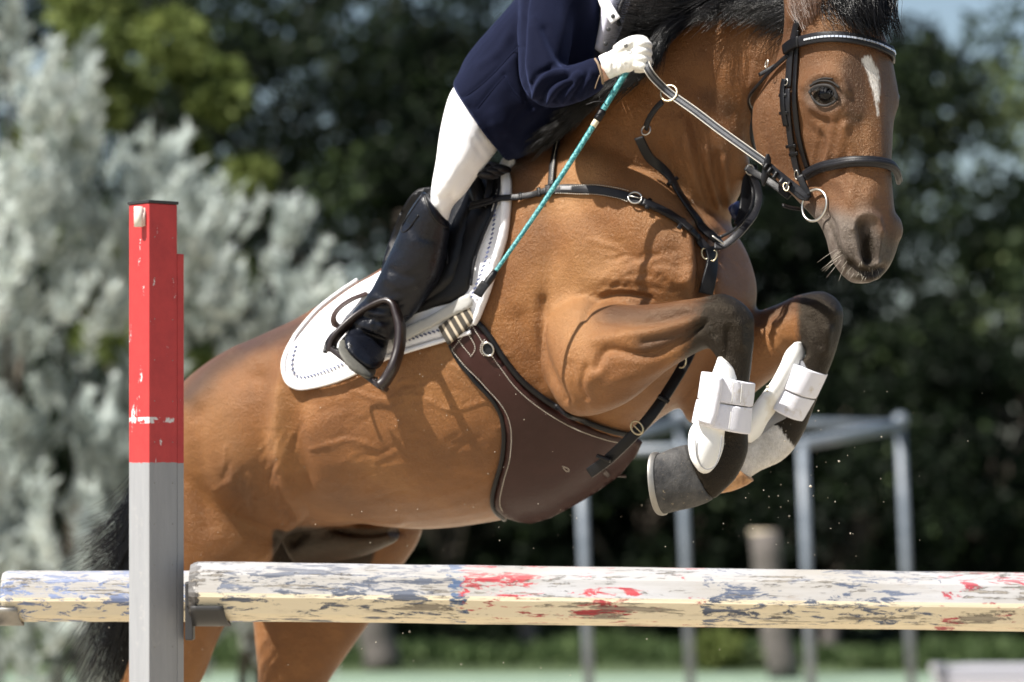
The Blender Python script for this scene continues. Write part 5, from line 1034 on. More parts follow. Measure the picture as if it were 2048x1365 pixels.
# worn octagonal pole. Object space: x along the pole from its left end
def pole_mat(name, zones, dirt=.5):
    m, T, X, Z = paint_mat(name, 0)
    st1 = T.co('Object', (5, 26, 26)); st2 = T.co('Object', (22, 90, 90)); st3 = T.co('Object', (3, 160, 160))
    n1 = T.noise(1.0, 9, .78, st1, .6); n2 = T.noise(1.0, 6, .65, st2); grain = T.noise(1.0, 5, .65, st3)
    big = T.noise(1.0, 4, .55, T.co('Object', (2.4, 9, 9)))
    base = T.mix(T.ramp(big, [(.35, (0, 0, 0)), (.7, (1, 1, 1))]), (.36, .365, .385), (.28, .265, .24))
    # bare weathered wood where the paint has flaked
    bare = T.ramp(T.math('ADD', T.math('MULTIPLY', n1, .75), T.math('MULTIPLY', grain, .35)), [(.612, (0, 0, 0)), (.624, (1, 1, 1))])
    wood = T.ramp(grain, [(.3, (.07, .056, .042)), (.5, (.15, .13, .105)), (.7, (.25, .225, .185))])
    ge = T.n('ShaderNodeSeparateXYZ'); T.l(T.co('Normal'), ge.inputs[0]); topk = T.ramp(ge.outputs['Z'], [(.55, (1, 1, 1)), (.8, (.72, .72, .72))])
    low = T.ramp(ge.outputs['Z'], [(0, (1, 1, 1)), (.02, (0, 0, 0))]); base = T.mix(T.math('MULTIPLY', low, .75), base, (.76, .67, .48))  # downward facets tinted cream: light bounced off the sand, painted in
    Xj = T.math('ADD', X, T.math('MULTIPLY', T.math('SUBTRACT', T.noise(1.0, 6, .7, T.co('Object', (30, 60, 60))), .5), .07))
    for (x0, x1, colr, thr, sd) in zones:
        fs = .8 if colr[0] > .2 else 1.0; nn = T.noise(1.0, 10, .74, T.co('Object', ((12+sd)*fs, 62*fs, 62*fs)), .6); n3 = T.noise(1.0, 3, .5, T.co('Object', (3.1+sd, 12, 12)))
        f = T.math('ADD', T.math('MULTIPLY', nn, .78), T.math('MULTIPLY', n3, .27))
        mk = T.math('MULTIPLY', T.math('MULTIPLY', T.math('GREATER_THAN', Xj, x0), T.math('LESS_THAN', Xj, x1)), topk); nx = T.math('MULTIPLY', mk, T.ramp(f, [(thr, (0, 0, 0)), (thr+.014, (1, 1, 1))]))
        base = T.mix(nx, base, T.mix(T.ramp(grain, [(.4, (0, 0, 0)), (.6, (1, 1, 1))]), colr, tuple(min(1, c*1.7+.03) for c in colr)))
    base = T.mix(T.math('MULTIPLY', bare, .85), base, wood)
    crack = T.ramp(T.noise(1.0, 3, .5, T.co('Object', (1.1, 230, 230))), [(.27, (1, 1, 1)), (.30, (0, 0, 0))]); base = T.mix(T.math('MULTIPLY', crack, .6), base, (.07, .055, .04))
    dd = T.ramp(T.noise(1.0, 6, .7, T.co('Object', (9, 40, 40))), [(.58, (0, 0, 0)), (.78, (1, 1, 1))]); base = T.mix(T.math('MULTIPLY', dd, dirt), base, (.15, .10, .05))
    hgt = T.math('ADD', T.math('MULTIPLY', grain, .5), T.math('MULTIPLY', bare, -1.1))
    T.out(base=base, rough=T.math('MULTIPLY_ADD', n2, .3, .42), normal=T.bump(hgt, .0022, .9, T.bump(n2, .0015, .4))); return m
RED, NVY = (.25, .014, .022), (.06, .085, .16)
def px2x(px, Y): return (px-1024)*Y/FP
def octo_pole(name, x0px, y0px, x1px, y1px, Y, R, m, label, endcap=None):
    a = np.array(P(x0px, y0px, Y)); b = np.array(P(x1px, y1px, Y)); L = np.linalg.norm(b-a); ax = (b-a)/L
    n = 140; xs = np.linspace(0, L, n); prof = []
    g = np.random.default_rng(int(x0px)+5); wob = catmull(g.normal(0, 1, (18, 8)), 10); wob = wob[np.linspace(0, len(wob)-1, n).astype(int)]
    angs = np.radians([61+22.5+45*k for k in range(8)]); V = []
    # each corner is a small bevel of two points
    for i, x in enumerate(xs):
        e = min(x, L-x); sc = 1-.10*math.exp(-(e/.006)**2)
        for k, an in enumerate(angs):
            for da in (-.075, .075):
                r = R*sc*(1+.006*wob[i, k]); V.append((x, -math.cos(an+da)*r, math.sin(an+da)*r))
    V = np.array(V); k = 16; Fc = []
    for i in range(n-1):
        for j in range(k): p = i*k+j; q = i*k+(j+1) % k; Fc.append((p, q, q+k, p+k))
    Fc.append(tuple(range(k-1, -1, -1))); Fc.append(tuple((n-1)*k+j for j in range(k)))
    me = bpy.data.meshes.new(name); me.from_pydata(V.tolist(), [], Fc); me.update(); bm = bmesh.new(); bm.from_mesh(me); bmesh.ops.recalc_face_normals(bm, faces=bm.faces); bm.to_mesh(me); bm.free()
    o = link(name, me, m, None, False); o.location = a; o.rotation_euler = (0, -math.asin(ax[2]), 0); tag(o, label, 'jump pole'); return o
Yp = 8.0
z = lambda px: px2x(px, Yp)-px2x(381, Yp)
front = octo_pole('jump_pole', 381, 1182, 2230, 1207, Yp, .0615, pole_mat('worn_pole_paint', [(z(440), z(905), (.050, .060, .085), .558, 0), (z(900), z(932), (.035, .065, .13), .50, 3.3), (z(925), z(1408), RED, .572, 1.7), (z(1404), z(1875), (.042, .056, .092), .558, 2.9), (z(1872), z(2300), (.22, .014, .026), .575, 4.1), (-1, z(402), (.045, .042, .04), .38, 5.2)]),
    'front octagonal jump pole with flaking red, navy and white paint')
z2_ = lambda px: px2x(px, 9.0)-px2x(6, 9.0)
rear = octo_pole('jump_pole', 6, 1193, 760, 1193, 9.0, .0600, pole_mat('worn_pole_paint_b', [(0, z2_(600), (.09, .12, .21), .56, 7.3)], .6), 'rear jump pole with chipped pale blue paint behind the upright post')
# upright
mU, T, X, Z = paint_mat('upright_paint', 0)
nz_ = T.noise(16, 8, .75); ns = T.noise(1.0, 6, .7, T.co('Object', (60, 60, 7))); 
redm = T.math('GREATER_THAN', T.math('ADD', Z, T.math('MULTIPLY', T.noise(70, 4, .6), .010)), 1.25+(HZ-926)/FP*Yp+.005)
red = T.mix(T.ramp(nz_, [(.4, (0, 0, 0)), (.75, (1, 1, 1))]), (.42, .032, .032), (.30, .020, .024))
chip = T.ramp(T.math('ADD', T.math('MULTIPLY', nz_, .55), T.math('MULTIPLY', ns, .45)), [(.59, (0, 0, 0)), (.597, (1, 1, 1))])
zb = 1.25+(HZ-842)/FP*Yp; band = T.math('MULTIPLY', T.math('LESS_THAN', T.math('ABSOLUTE', T.math('SUBTRACT', Z, zb)), .0065), T.ramp(T.noise(34, 5, .6), [(.46, (0, 0, 0)), (.48, (1, 1, 1))]))
red = T.mix(T.math('MAXIMUM', chip, band), red, (.55, .53, .53))
alu = T.mix(ns, (.19, .197, .21), (.285, .293, .305)); alu = T.mix(T.ramp(nz_, [(.60, (0, 0, 0)), (.72, (1, 1, 1))]), alu, (.30, .30, .30))
T.out(base=T.mix(redm, alu, red), rough=T.math('MULTIPLY_ADD', nz_, .3, .35), normal=T.bump(ns, .0008, .6, T.bump(nz_, .002, .3)))
def upright(px_c, Y, label, top=410, name='jump_upright'):
    u = empty(name, P(px_c, HZ+CH*FP/Y, Y)); tag(u, label, 'jump upright'); s = .0725; al = math.radians(41); Rz = np.array([[math.cos(al), -math.sin(al), 0], [math.sin(al), math.cos(al), 0], [0, 0, 1]])
    ztop = CH+(HZ-top)/FP*Y; cx = px2x(px_c, Y); mb = MB(); mb.add(*box((cx, Y, ztop/2+.03), s, s, ztop-.06, Rz)); mb.build('post', mU, u, smooth=False, bevel=.0025)
    # slotted track on the right-hand face
    dR = Rz@np.array([1., 0, 0]); dB = Rz@np.array([0, 1., 0]); zt = CH+(HZ-508)/FP*Y
    mb = MB(); mb.add(*box(np.array([cx, Y, zt/2+.05])+dR*.0455-dB*.022, .0175, .026, zt-.1, Rz)); mb.build('track', mU, u, smooth=False, bevel=.0015)
    mb = MB(); mb.add(*box((cx, Y, ztop+.003), s+.004, s+.004, .006, Rz)); mb.build('end_cap', m_plastic, u, smooth=False, bevel=.001)
    mb = MB()
    for k in range(22):
        zz = ztop-.07-k*.085
        for sx in (-.022, .024): mb.add(*uvsph(np.array([cx, Y, zz])-dB*.0365+dR*sx, .0012, (1, 1, 1)))
    mb.build('rivet', m_shoe, u)
    mb = MB()
    for an in (0, 90): 
        a_ = math.radians(an+al*57.3); R2 = np.array([[math.cos(a_), -math.sin(a_), 0], [math.sin(a_), math.cos(a_), 0], [0, 0, 1]]); mb.add(*box((cx, Y, .03+an*.0002), .7, .05, .06, R2))
    mb.build('foot', mU, u, smooth=False, bevel=.003)
    return u, Rz, cx, ztop
U, Rz, cx, ztop = upright(306, Yp, 'red and grey metal jump upright holding the front pole')
mb = MB(); c = np.array(P(277, 434, Yp-.046)); mb.add(*tube([c+np.array([0, 0, .021]), c+np.array([0, 0, -.021])], .0095, 16)); mb.add(*box(c+np.array([.011, .006, 0]), .012, .006, .038, Rz)); mb.build('flag_holder', new_mat('cream_metal', (.62, .58, .52), .45), U)
# cup that carries the front pole
mb = MB(); mb.add(*box(P(380, 1222, Yp+.012), .017, .05, .122)); mb.add(*box(P(378, 1190, Yp-.02), .012, .03, .05)); mb.build('cup_bracket', m_plastic, U, smooth=False, bevel=.003)
mb = MB(); cu = []
for i, an in enumerate(np.linspace(-1.15, 1.15, 15)):
    cu.append([np.array(P(x, 1182+3, Yp))+np.array([0, math.sin(an)*.066*1.0, -math.cos(an)*.066]) for x in (386, 398, 440, 462)])
cu = np.array(cu); ins = cu.copy(); mid = np.array(P(420, 1185, Yp)); n_ = cu.shape[0]
outer = cu.copy(); 
for i, an in enumerate(np.linspace(-1.15, 1.15, 15)): outer[i] += np.array([0, math.sin(an)*.005, -math.cos(an)*.005])
cu[:, 3, 0] -= np.abs(np.linspace(-1, 1, 15))*.012; outer[:, 3, 0] -= np.abs(np.linspace(-1, 1, 15))*.012
V = np.vstack([cu.reshape(-1, 3), outer.reshape(-1, 3)]); Fc = []; M = 60
for i in range(14):
    for j in range(3): a = i*4+j; Fc += [(a, a+1, a+5, a+4), (a+M, a+4+M, a+5+M, a+1+M)]
for i in range(14): a = i*4; Fc += [(a, a+4, a+4+M, a+M), (a+3, a+3+M, a+7+M, a+7)]
for j in range(3): Fc += [(j, j+M, j+1+M, j+1), (56+j, 57+j, 57+j+M, 56+j+M)]
mb.add(V, Fc); mb.build('pole_cup', m_plastic, U, smooth=True)
U2, _, _, _ = upright(-62, 9.0, 'second jump upright at the left edge holding the rear pole', 440)
mb = MB(); V2 = []
for i, an in enumerate(np.linspace(-1.2, 1.2, 13)):
    V2.append([np.array(P(x, 1195, 9.0))+np.array([0, math.sin(an)*.063, -math.cos(an)*.063]) for x in (-12, 20, 48-6*abs(an))])
V2 = np.array(V2); V3 = V2.copy()
for i, an in enumerate(np.linspace(-1.2, 1.2, 13)): V3[i] += np.array([0, math.sin(an)*.004, -math.cos(an)*.004])
V = np.vstack([V2.reshape(-1, 3), V3.reshape(-1, 3)]); Fc = []; M = 39
for i in range(12):
    for j in range(2): a = i*3+j; Fc += [(a, a+1, a+4, a+3), (a+M, a+3+M, a+4+M, a+1+M)]
for i in range(12): a = i*3; Fc += [(a, a+3, a+3+M, a+M), (a+2, a+2+M, a+5+M, a+5)]
for j in range(2): Fc += [(j, j+M, j+1+M, j+1), (36+j, 37+j, 37+j+M, 36+j+M)]
mb.add(V, Fc); mb.build('pole_cup', m_shoe, U2)
mb = MB(); mb.add(*box(P(-20, 1205, 9.0), .03, .05, .10)); mb.build('cup_bracket', m_shoe, U2, smooth=False, bevel=.003)
# sand thrown up by the hooves
g = np.random.default_rng(21); mb = MB()
def clod(x, y, Y, r):
    R = []
    for i in range(1, 5):
        a = math.pi*i/5; t = np.linspace(0, 2*math.pi, 6, endpoint=False); R.append(np.stack([np.sin(a)*np.cos(t)*r, np.sin(a)*np.sin(t)*r, np.full(6, math.cos(a)*r)], 1)*g.uniform(.6, 1.3, (6, 1))+np.array(P(x, y, Y)))
    mb.add(*ring_mesh(np.array(R)))
for k in range(80): clod(g.normal(1580, 130), g.uniform(780, 1130), g.uniform(8.6, 9.0), abs(g.normal(.0005, .0005))+.0004)
for k in range(60): clod(g.uniform(20, 1500), g.uniform(1000, 1360), g.uniform(8.6, 9.6), abs(g.normal(.0008, .0006))+.0004)
for k in range(40): clod(g.uniform(500, 1200), g.uniform(700, 1100), g.uniform(8.6, 8.9), g.uniform(.0006, .0013))
clod(1536, 774, 8.7, .0042); clod(1534, 782, 8.7, .003); clod(1621, 973, 8.7, .0035); clod(1678, 923, 8.7, .0026)
tag(mb.build('sand_grains', new_mat('sand_grain', (.42, .38, .31), .9)), 'loose grains of sand flying through the air', kind='stuff')
# ================================================================= GROUND AND BACKGROUND
m_sand = new_mat('arena_sand', (.36, .31, .23), .95); T = NT(m_sand); T.out(base=T.ramp(T.noise(6, 8, .7), [(.3, (.42, .36, .27)), (.7, (.56, .49, .38))]), normal=T.bump(T.noise(18, 6, .7), .03, .8))
m_gnd = new_mat('grass_ground', (.10, .14, .05), .95); T = NT(m_gnd); T.out(base=T.ramp(T.noise(3, 8, .7), [(.3, (.030, .048, .018)), (.55, (.055, .085, .03)), (.75, (.10, .13, .05))]))
tag(link('ground', mesh_np('ground', [(-900, -60, 0), (900, -60, 0), (900, 1500, 0), (-900, 1500, 0)], [(0, 1, 2, 3)]), m_gnd), kind='structure')
tag(link('arena_sand', mesh_np('arena', [(-14, -12, .004), (14, -12, .004), (14, 29.4, .004), (-14, 29.4, .004)], [(0, 1, 2, 3)]), m_sand), kind='structure')
m_turf = new_mat('pale_turf', (.22, .33, .20), .9); T = NT(m_turf); T.out(base=T.ramp(T.noise(5, 8, .7), [(.3, (.10, .15, .11)), (.7, (.20, .27, .20))]))
tag(link('grass_strip', mesh_np('strip', [(-40, 29.4, .008), (40, 29.4, .008), (40, 31.9, .008), (-40, 31.9, .008)], [(0, 1, 2, 3)]), m_turf), kind='structure')
def leaf_mat(name, stops, rough=.6, trans=.25):
    m = new_mat(name, (.1, .2, .05), rough, .12); T = NT(m); c = T.ramp(T.attr('tone'), stops); T.out(base=c)
    tr = T.n('ShaderNodeBsdfTranslucent'); T.l(c, tr.inputs[0]); mx = T.n('ShaderNodeMixShader'); mx.inputs[0].default_value = trans; T.l(T.b.outputs[0], mx.inputs[1]); T.l(tr.outputs[0], mx.inputs[2])
    T.l(mx.outputs[0], T.t.nodes['Material Output'].inputs['Surface']); return m
def leaves(name, C, D, ln, wd, g, m, parent=None, tone=None):
    """C (n,3) leaf bases, D (n,3) directions -> rhombic folded leaves"""
    n = len(C); D = unit(D); S = unit(np.cross(D, unit(g.normal(0, 1, (n, 3))))); Nn = np.cross(D, S); ln = ln*g.uniform(.6, 1.3, (n, 1)); wd = wd*g.uniform(.7, 1.3, (n, 1))
    a = C; b = C+D*ln*.45+S*wd+Nn*wd*.3; c = C+D*ln; d = C+D*ln*.45-S*wd+Nn*wd*.3
    V = np.stack([a, b, c, d], 1).reshape(-1, 3); i = np.arange(n)[:, None]*4; F_ = np.vstack([np.hstack([i, i+1, i+2]), np.hstack([i, i+2, i+3])])
    me = mesh_np(name, V, F_); t = g.uniform(0, 1, n) if tone is None else tone
    at = me.attributes.new('tone', 'FLOAT', 'POINT'); at.data.foreach_set('value', np.repeat(t, 4).astype(np.float32)) if len(me.vertices) == 4*n else None
    o = link(name, me, m, None, False)
    if parent is not None: keep(o, parent)
    return o
m_bark = new_mat('bark', (.10, .075, .055), .9); T = NT(m_bark); T.out(base=T.ramp(T.noise(12, 6, .7), [(.3, (.05, .04, .03)), (.7, (.16, .13, .10))]), normal=T.bump(T.noise(20, 6, .7), .02, .8))
def trunk_mesh(base, top, r0, r1, g, name, parent, limbs=5, spread=1.5):
    mb = MB(); n = 9; t = np.linspace(0, 1, n)[:, None]; b, tp = np.array(base), np.array(top); pts = b*(1-t)+tp*t+np.vstack([[0, 0, 0], np.cumsum(g.normal(0, .05, (n-1, 3)), 0)*np.array([1, 1, .2])])*np.linalg.norm(tp-b)*.15
    mb.add(*tube(pts, np.linspace(r0, r1, n), 10))
    for k in range(limbs):
        s = g.uniform(.25, .95); p = pts[int(s*(n-1))]; d = unit(np.array([g.normal(), g.normal(), .9])); q = [p, p+d*spread*.35, p+d*spread*.7+np.array([0, 0, .1*spread]), p+d*spread+np.array([0, 0, .2*spread])]; mb.add(*tube(q, np.linspace(r1*.8, r1*.15, 4), 7))
    return mb.build(name, m_bark, parent)
m_dark = leaf_mat('dark_leaves', [(0, (.003, .006, .003)), (.5, (.007, .013, .006)), (.8, (.018, .030, .011)), (1, (.06, .088, .032))])
m_mid = leaf_mat('mid_leaves', [(0, (.014, .026, .010)), (.5, (.050, .072, .032)), (1, (.19, .23, .11))])
m_lime = leaf_mat('yellow_green_leaves', [(0, (.035, .05, .014)), (.5, (.12, .155, .045)), (1, (.24, .28, .09))])
def tree(px_, Y, zc, rx, rz, n, m, label, seed, leaf=.10, dens=1.0, name='tree', clumps=60, group='trees behind the arena', sink=0.0):
    g = np.random.default_rng(seed); x = (px_-1024)*Y/FP; root = empty(name, (x, Y, 0)); tag(root, label, 'tree', group)
    trunk_mesh((x, Y, -.05), (x+g.normal(0, .2), Y, zc), .22, .08, g, 'trunk', root, 7, rx*.7)
    # clumps over an uneven crown, each clump a loose shell of leaves lighter outside
    u = g.normal(0, 1, (clumps, 3)); u = unit(u)*g.uniform(.35, 1.0, (clumps, 1))**.5; cc = np.array([x, Y, zc])+u*np.array([rx, rx*.8, rz]); cr = g.uniform(.35, .8, clumps)*rx*.32
    k = g.integers(0, clumps, n); v = unit(g.normal(0, 1, (n, 3)))*g.uniform(.2, 1, (n, 1))**.45; C = cc[k]+v*cr[k][:, None]*np.array([1.15, 1, .8]); n_ = n; D = v+np.array([0, 0, -.5])+g.normal(0, .5, (n, 3))
    tone = np.clip(g.normal(.42, .2, n)+np.repeat(g.normal(0, .16, clumps), 1)[k], 0, 1)
    leaves('crown', C, D, leaf, leaf*.33, g, m, root, tone); return root
lab = 'tree'
TR = [  # px, Y, zc, rx, rz, n, mat, label, leaf
    (520, 44, 4.8, 3.0, 4.4, 27200, m_dark, 'dark broadleaf tree behind the silver shrubs and the rider', 0.126, 90),
    (860, 41, 4.6, 2.9, 4.3, 30600, m_dark, 'dense dark tree behind the white breeches of the rider', 0.118, 90),
    (1190, 43, 4.8, 3.0, 4.4, 30600, m_dark, 'dense dark tree rising behind the horse neck', 0.118, 90),
    (1500, 42, 4.0, 2.6, 3.9, 27200, m_dark, 'dark tree standing behind the horse head and forelegs', 0.111, 80),
    (1790, 45, 3.6, 2.3, 3.3, 10000, m_mid, 'mid green tree with sky showing through right of the horse head', .15, 46),
    (2060, 43, 3.7, 2.2, 3.4, 9000, m_mid, 'mid green tree at the right edge with pale sky gaps', .15, 44),
    (150, 46, 5.0, 2.6, 4.2, 20400, m_dark, 'dark tree at the far left behind the silver shrub', 0.126, 70),
    (1950, 40, 1.7, 2.0, 1.9, 15300, m_dark, 'low dark tree behind the right end of the front pole', 0.104, 60),
    (1640, 39, 1.6, 2.0, 1.9, 15300, m_dark, 'low dark tree behind the grey metal frame', 0.104, 60),
    (1280, 39, 1.6, 2.0, 1.9, 15300, m_dark, 'low dark tree behind the belly of the horse', 0.104, 60),
    (900, 39, 1.6, 2.0, 1.9, 15300, m_dark, 'low dark tree behind the hind legs of the horse', 0.104, 60),
]
for i, (px_, Y, zc, rx, rz, n, m, lb_, lf_, ncl) in enumerate(TR): tree(px_, Y, zc, rx, rz, n, m, lb_, 100+i, lf_, clumps=ncl)
tree(300, 34, 4.3, 1.15, 2.0, 13000, m_lime, 'yellow-green tree between the silver shrubs and the dark trees', 130, .13, clumps=34)
# far wood closing the gaps low down
g = np.random.default_rng(9); n = 42000; X = g.uniform(-16, 16, n); top = 3.6+1.6*np.sin(X*.5+1)+.8*np.sin(X*1.7)-np.clip(X-3.6, 0, 4)*.95; Zz = g.uniform(0, 1, n)**.8*np.maximum(top, 1.5); C = np.stack([X, 52+g.uniform(-2, 2, n), Zz], 1)
tag(leaves('distant_wood', C, g.normal(0, 1, (n, 3)), .34, .12, g, m_dark, None, np.clip(g.normal(.35, .2, n), 0, 1)), kind='stuff')
n = 60000; X = g.uniform(-22, 22, n); C = np.stack([X, 55+g.uniform(-.8, .8, n), g.uniform(0, 1, n)*(3.4+.8*np.sin(X*.9)+.5*np.sin(X*2.3)-np.clip(X-4, 0, 4)*.35)], 1)
tag(leaves('distant_thicket', C, g.normal(0, 1, (n, 3)), .42, .16, g, m_dark, None, np.clip(g.normal(.15, .12, n), 0, 1)), kind='stuff')
# silver shrubs
m_sil = leaf_mat('silver_leaves', [(0, (.07, .10, .085)), (.35, (.345, .395, .37)), (1, (.78, .84, .81))], .5, .25)
envx = [-250, -120, 0, 60, 120, 165, 180, 230, 290, 340, 375, 395, 430, 470, 520, 570, 605, 625, 650, 690]
envy = [-150, -150, -60, -20, 60, 120, 300, 350, 330, 262, 330, 400, 440, 430, 470, 440, 480, 570, 600, 700]
def silver(x0, x1, Y, nsp, label, seed, bot=1345, holes=()):
    g = np.random.default_rng(seed); mx = (x0+x1)/2; root = empty('silver_shrub', P(mx, HZ+CH*FP/Y, Y)); tag(root, label, 'shrub', 'silver-leaved shrubs')
    for k in range(3): trunk_mesh((px2x(mx, Y)+g.normal(0, .1), Y+.3, -.02), (px2x(g.uniform(x0, x1), Y), Y+.35, CH+(HZ-np.interp(mx, envx, envy)-160)/FP*Y), .035, .008, g, 'stem', root, 4, .35)
    Cs, Ds, ts = [], [], []
    # boughs first, then the leafy sprays that sit on each bough
    bo, tries = [], 0
    while tries < 6000 and len(bo) < nsp//7:
        tries += 1; x = g.uniform(x0, x1); et = np.interp(x, envx, envy)+18; y = et+(bot-et)*g.uniform(0, 1)
        f = sum(math.exp(-((x-hx_)/hw)**2-((y-hy_)/hh)**2) for hx_, hy_, hw, hh in holes)
        if g.uniform() < f or any((x-q[0])**2+(y-q[1])**2 < 36**2 for q in bo): continue
        bo.append((x, y, g.uniform(-.55, .55), g.normal(0, .16)))
    for k in range(nsp):
        q = bo[k % len(bo)]; x, y = q[0]+g.normal(0, 26), q[1]+g.normal(0, 46); y = max(y, np.interp(x, envx, envy)+4); m_ = 62
        base = np.array(P(x, y+22, Y+q[2]+g.uniform(-.1, .1))); d = unit(np.array([g.normal(.22, .3), g.normal(-.25, .3), 1.0])); L = g.uniform(.14, .34)
        t = g.uniform(0, 1, (m_, 1)); pos = base+d*L*(t-.15)+g.normal(0, .008, (m_, 3)); an = g.uniform(0, 6.28, m_); out = np.stack([np.cos(an), np.sin(an), g.uniform(-.35, .9, m_)], 1)
        Cs.append(pos); Ds.append(out*.55+d*.8+np.array([0, 0, -.35])*(g.uniform(size=(m_, 1)) < .5)); ts.append(np.clip(g.normal(.56, .15, m_)+q[3]+g.normal(0, .12), 0, 1))
    leaves('foliage', np.vstack(Cs), np.vstack(Ds), .085, .0100, g, m_sil, root, np.concatenate(ts)); return root
H_ = [(120, 690, 150, 75), (60, 560, 60, 30), (20, 330, 50, 30), (230, 520, 40, 60), (300, 700, 70, 60), (150, 870, 60, 22), (90, 1190, 150, 60), (230, 880, 30, 60), (560, 660, 50, 30), (400, 1150, 60, 200)]
silver(-220, 175, 22.0, 500, 'tall silver-leaved shrub filling the left edge', 41, holes=H_)
silver(150, 420, 22.3, 350, 'silver-leaved shrub with a pointed tip behind the red upright', 42, holes=H_)
silver(400, 640, 22.8, 210, 'low silver-leaved shrub reaching behind the croup of the horse', 43, holes=H_)
# metal frame
m_fr = new_mat('grey_painted_steel', (.33, .37, .42), .4); T = NT(m_fr); T.out(base=T.ramp(T.noise(9, 5, .6), [(.3, (.10, .125, .155)), (.7, (.18, .21, .245))]))
fr_ = empty('metal_frame', P(1490, 1345, 28.0)); tag(fr_, 'grey tubular metal frame standing in front of the dark trees', 'frame')
Ya, Yc_ = 26.5, 28.5
def gz(px_, Y): return (px_-1024)*Y/FP
def post(px0, py0, px1, Y):
    a = np.array(P(px0, py0, Y)); b = np.array([gz(px1, Y), Y, 0.0]); mb = MB(); mb.add(*tube([a, (a+b)/2, b], .034, 14)); mb.build('post', m_fr, fr_); return a
c1 = post(1160, 905, 1180, Ya); c3 = post(1604, 888, 1624, Ya); c2 = post(1360, 842, 1382, Yc_); c4 = post(1800, 850, 1824, Yc_)
for a, b, r in ((c1, c3, .030), (c2, c4, .030), (c1, c2, .038), (c3, c4, .042)):
    mb = MB(); mb.add(*tube([a, (a+b)/2, b], r, 14)); mb.build('rail', m_fr, fr_)
for c in (c2, c4): mb = MB(); mb.add(*uvsph(c+np.array([0, 0, .03]), .06)); mb.build('corner_joint', m_fr, fr_)
# leaning stump, thin trunks
m_stump = new_mat('weathered_wood', (.24, .21, .18), .9); T = NT(m_stump); T.out(base=T.ramp(T.noise(14, 6, .7), [(.3, (.045, .040, .036)), (.7, (.13, .115, .105))]), normal=T.bump(T.noise(20, 5), .02, .7))
def stump(x0, y0, x1, Y, r, label, m=m_stump, cat='tree stump', name='tree_stump'):
    a = np.array(P(x0, y0, Y)); b = np.array([gz(x1, Y), Y, -.02]); o = MB(); t = np.linspace(0, 1, 8)[:, None]; pts = b*(1-t)+a*t+np.random.default_rng(int(x0)).normal(0, .012, (8, 3)); R_ = np.linspace(r*1.15, r, 8); o.add(*tube(pts, R_, 14)); e = empty(name, b); tag(e, label, cat); o.build('trunk', m, e)
    o = MB(); o.add(*tube([a+np.array([0, 0, -.01]), a+np.array([0, 0, .03])], r*.93, 14)); o.build('cut_top', new_mat('cut_wood', (.40, .34, .25), .85), e)
    return e
stump(1525, 1068, 1572, 31.0, .115, 'leaning cut tree trunk with a sawn pale top inside the frame')
stump(738, 1150, 764, 33.0, .14, 'pale trunk standing behind the hind legs of the horse')
stump(1055, 1190, 1062, 36.0, .075, 'thin grey trunk left of the metal frame'); stump(1655, 1180, 1668, 36.0, .075, 'thin dark trunk in the right part of the frame')
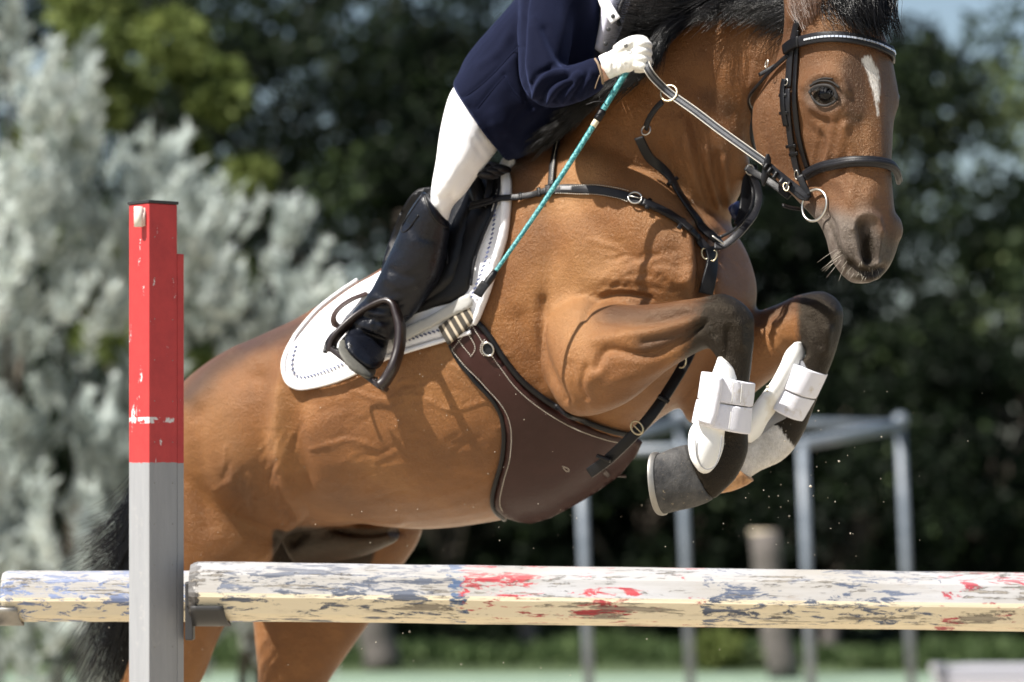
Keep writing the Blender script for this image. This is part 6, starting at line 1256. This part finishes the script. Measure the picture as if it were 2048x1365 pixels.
# low plants
m_weed = leaf_mat('weed_leaves', [(0, (.03, .05, .016)), (.5, (.035, .058, .02)), (1, (.13, .18, .075))])
g = np.random.default_rng(12); n = 22000; X = g.uniform(-9, 9, n); hh = .03+.09*np.abs(np.sin(X*1.9))**2+.08*np.abs(np.sin(X*.7+1))**2; C = np.stack([X, 34.2+g.uniform(-.9, 2.2, n), g.uniform(0, 1, n)*hh*1.0], 1)
tag(leaves('undergrowth', C, g.normal(0, .5, (n, 3))+np.array([0, 0, 1]), .11, .022, g, m_weed, None, np.clip(g.normal(.5, .25, n), 0, 1)), kind='stuff')
def bush(px_, py_, Y, r, n, m, label, seed, lf_=.06):
    g = np.random.default_rng(seed); zt = CH+(HZ-py_)/FP*Y; x = gz(px_, Y); e = empty('bush', (x, Y, 0)); tag(e, label, 'bush'); zc = zt*.5
    v = unit(g.normal(0, 1, (n, 3)))*g.uniform(0, 1, (n, 1))**.4; ln_ = 1+.3*np.sin(v[:, :1]*7)*np.cos(v[:, 2:]*6); C = np.array([x, Y, zc])+v*ln_*np.array([r, r, zt*.5]); C[:, 2] = np.abs(C[:, 2])
    mb = MB()
    for k in range(5): mb.add(*tube([np.array([x, Y, 0]), np.array([x+g.normal(0, r*.3), Y, zc]), np.array([x+g.normal(0, r*.6), Y+g.normal(0, .1), zt*.8])], [.02, .014, .006], 7))
    mb.build('stem', m_bark, e); leaves('foliage', C, v+g.normal(0, .5, (n, 3)), lf_, lf_*.3, g, m, e, np.clip(g.normal(.55, .2, n), 0, 1))
bush(1430, 1268, 33.0, .22, 2200, m_lime, 'bright green bush growing inside the metal frame', 51)
bush(1500, 1300, 33.6, .3, 1800, m_mid, 'low green bush right of the bright bush', 52)
bush(1790, 1318, 33.0, .5, 2200, m_weed, 'pale weedy bush at the foot of the right frame post', 53)
# stacked grey boards lying at the right
m_brd = new_mat('grey_board', (.36, .36, .40), .7); bx = empty('board_stack', P(1990, 1350, 27.5)); tag(bx, 'grey boards stacked on the ground at the right edge', 'board stack')
for k, (x0, x1, z0, z1) in enumerate(((1872, 2120, .10, .17), (1866, 2120, .19, .245))):
    a, b = gz(x0, 27.5), gz(x1, 27.5); mb = MB(); mb.add(*box(((a+b)/2, 27.5+k*.02, (z0+z1)/2), b-a, .5-k*.1, z1-z0)); mb.build('board', m_brd, bx, smooth=False, bevel=.01)
for x0 in (1900, 2080): mb = MB(); mb.add(*box((gz(x0, 27.5), 27.5, .048), .09, .4, .096)); mb.build('bearer', m_stump, bx, smooth=False, bevel=.008)
# open view to the sides and behind so the light and reflections are those of a field edge
for i, (x, y, zc, rx) in enumerate(((-19, 30, 3.8, 3.2), (19, 34, 3.8, 3.4), (-16, 40, 4.2, 3.2), (15.5, 44, 4, 3.2))):
    tree(1024+x*FP/y, y, zc, rx, 3.8, 6000, m_dark, ['dark tree beyond the left side of the arena', 'dark tree beyond the right side of the arena', 'dark tree at the left corner of the wood', 'dark tree at the right corner of the wood'][i], 160+i, .24, clumps=50)
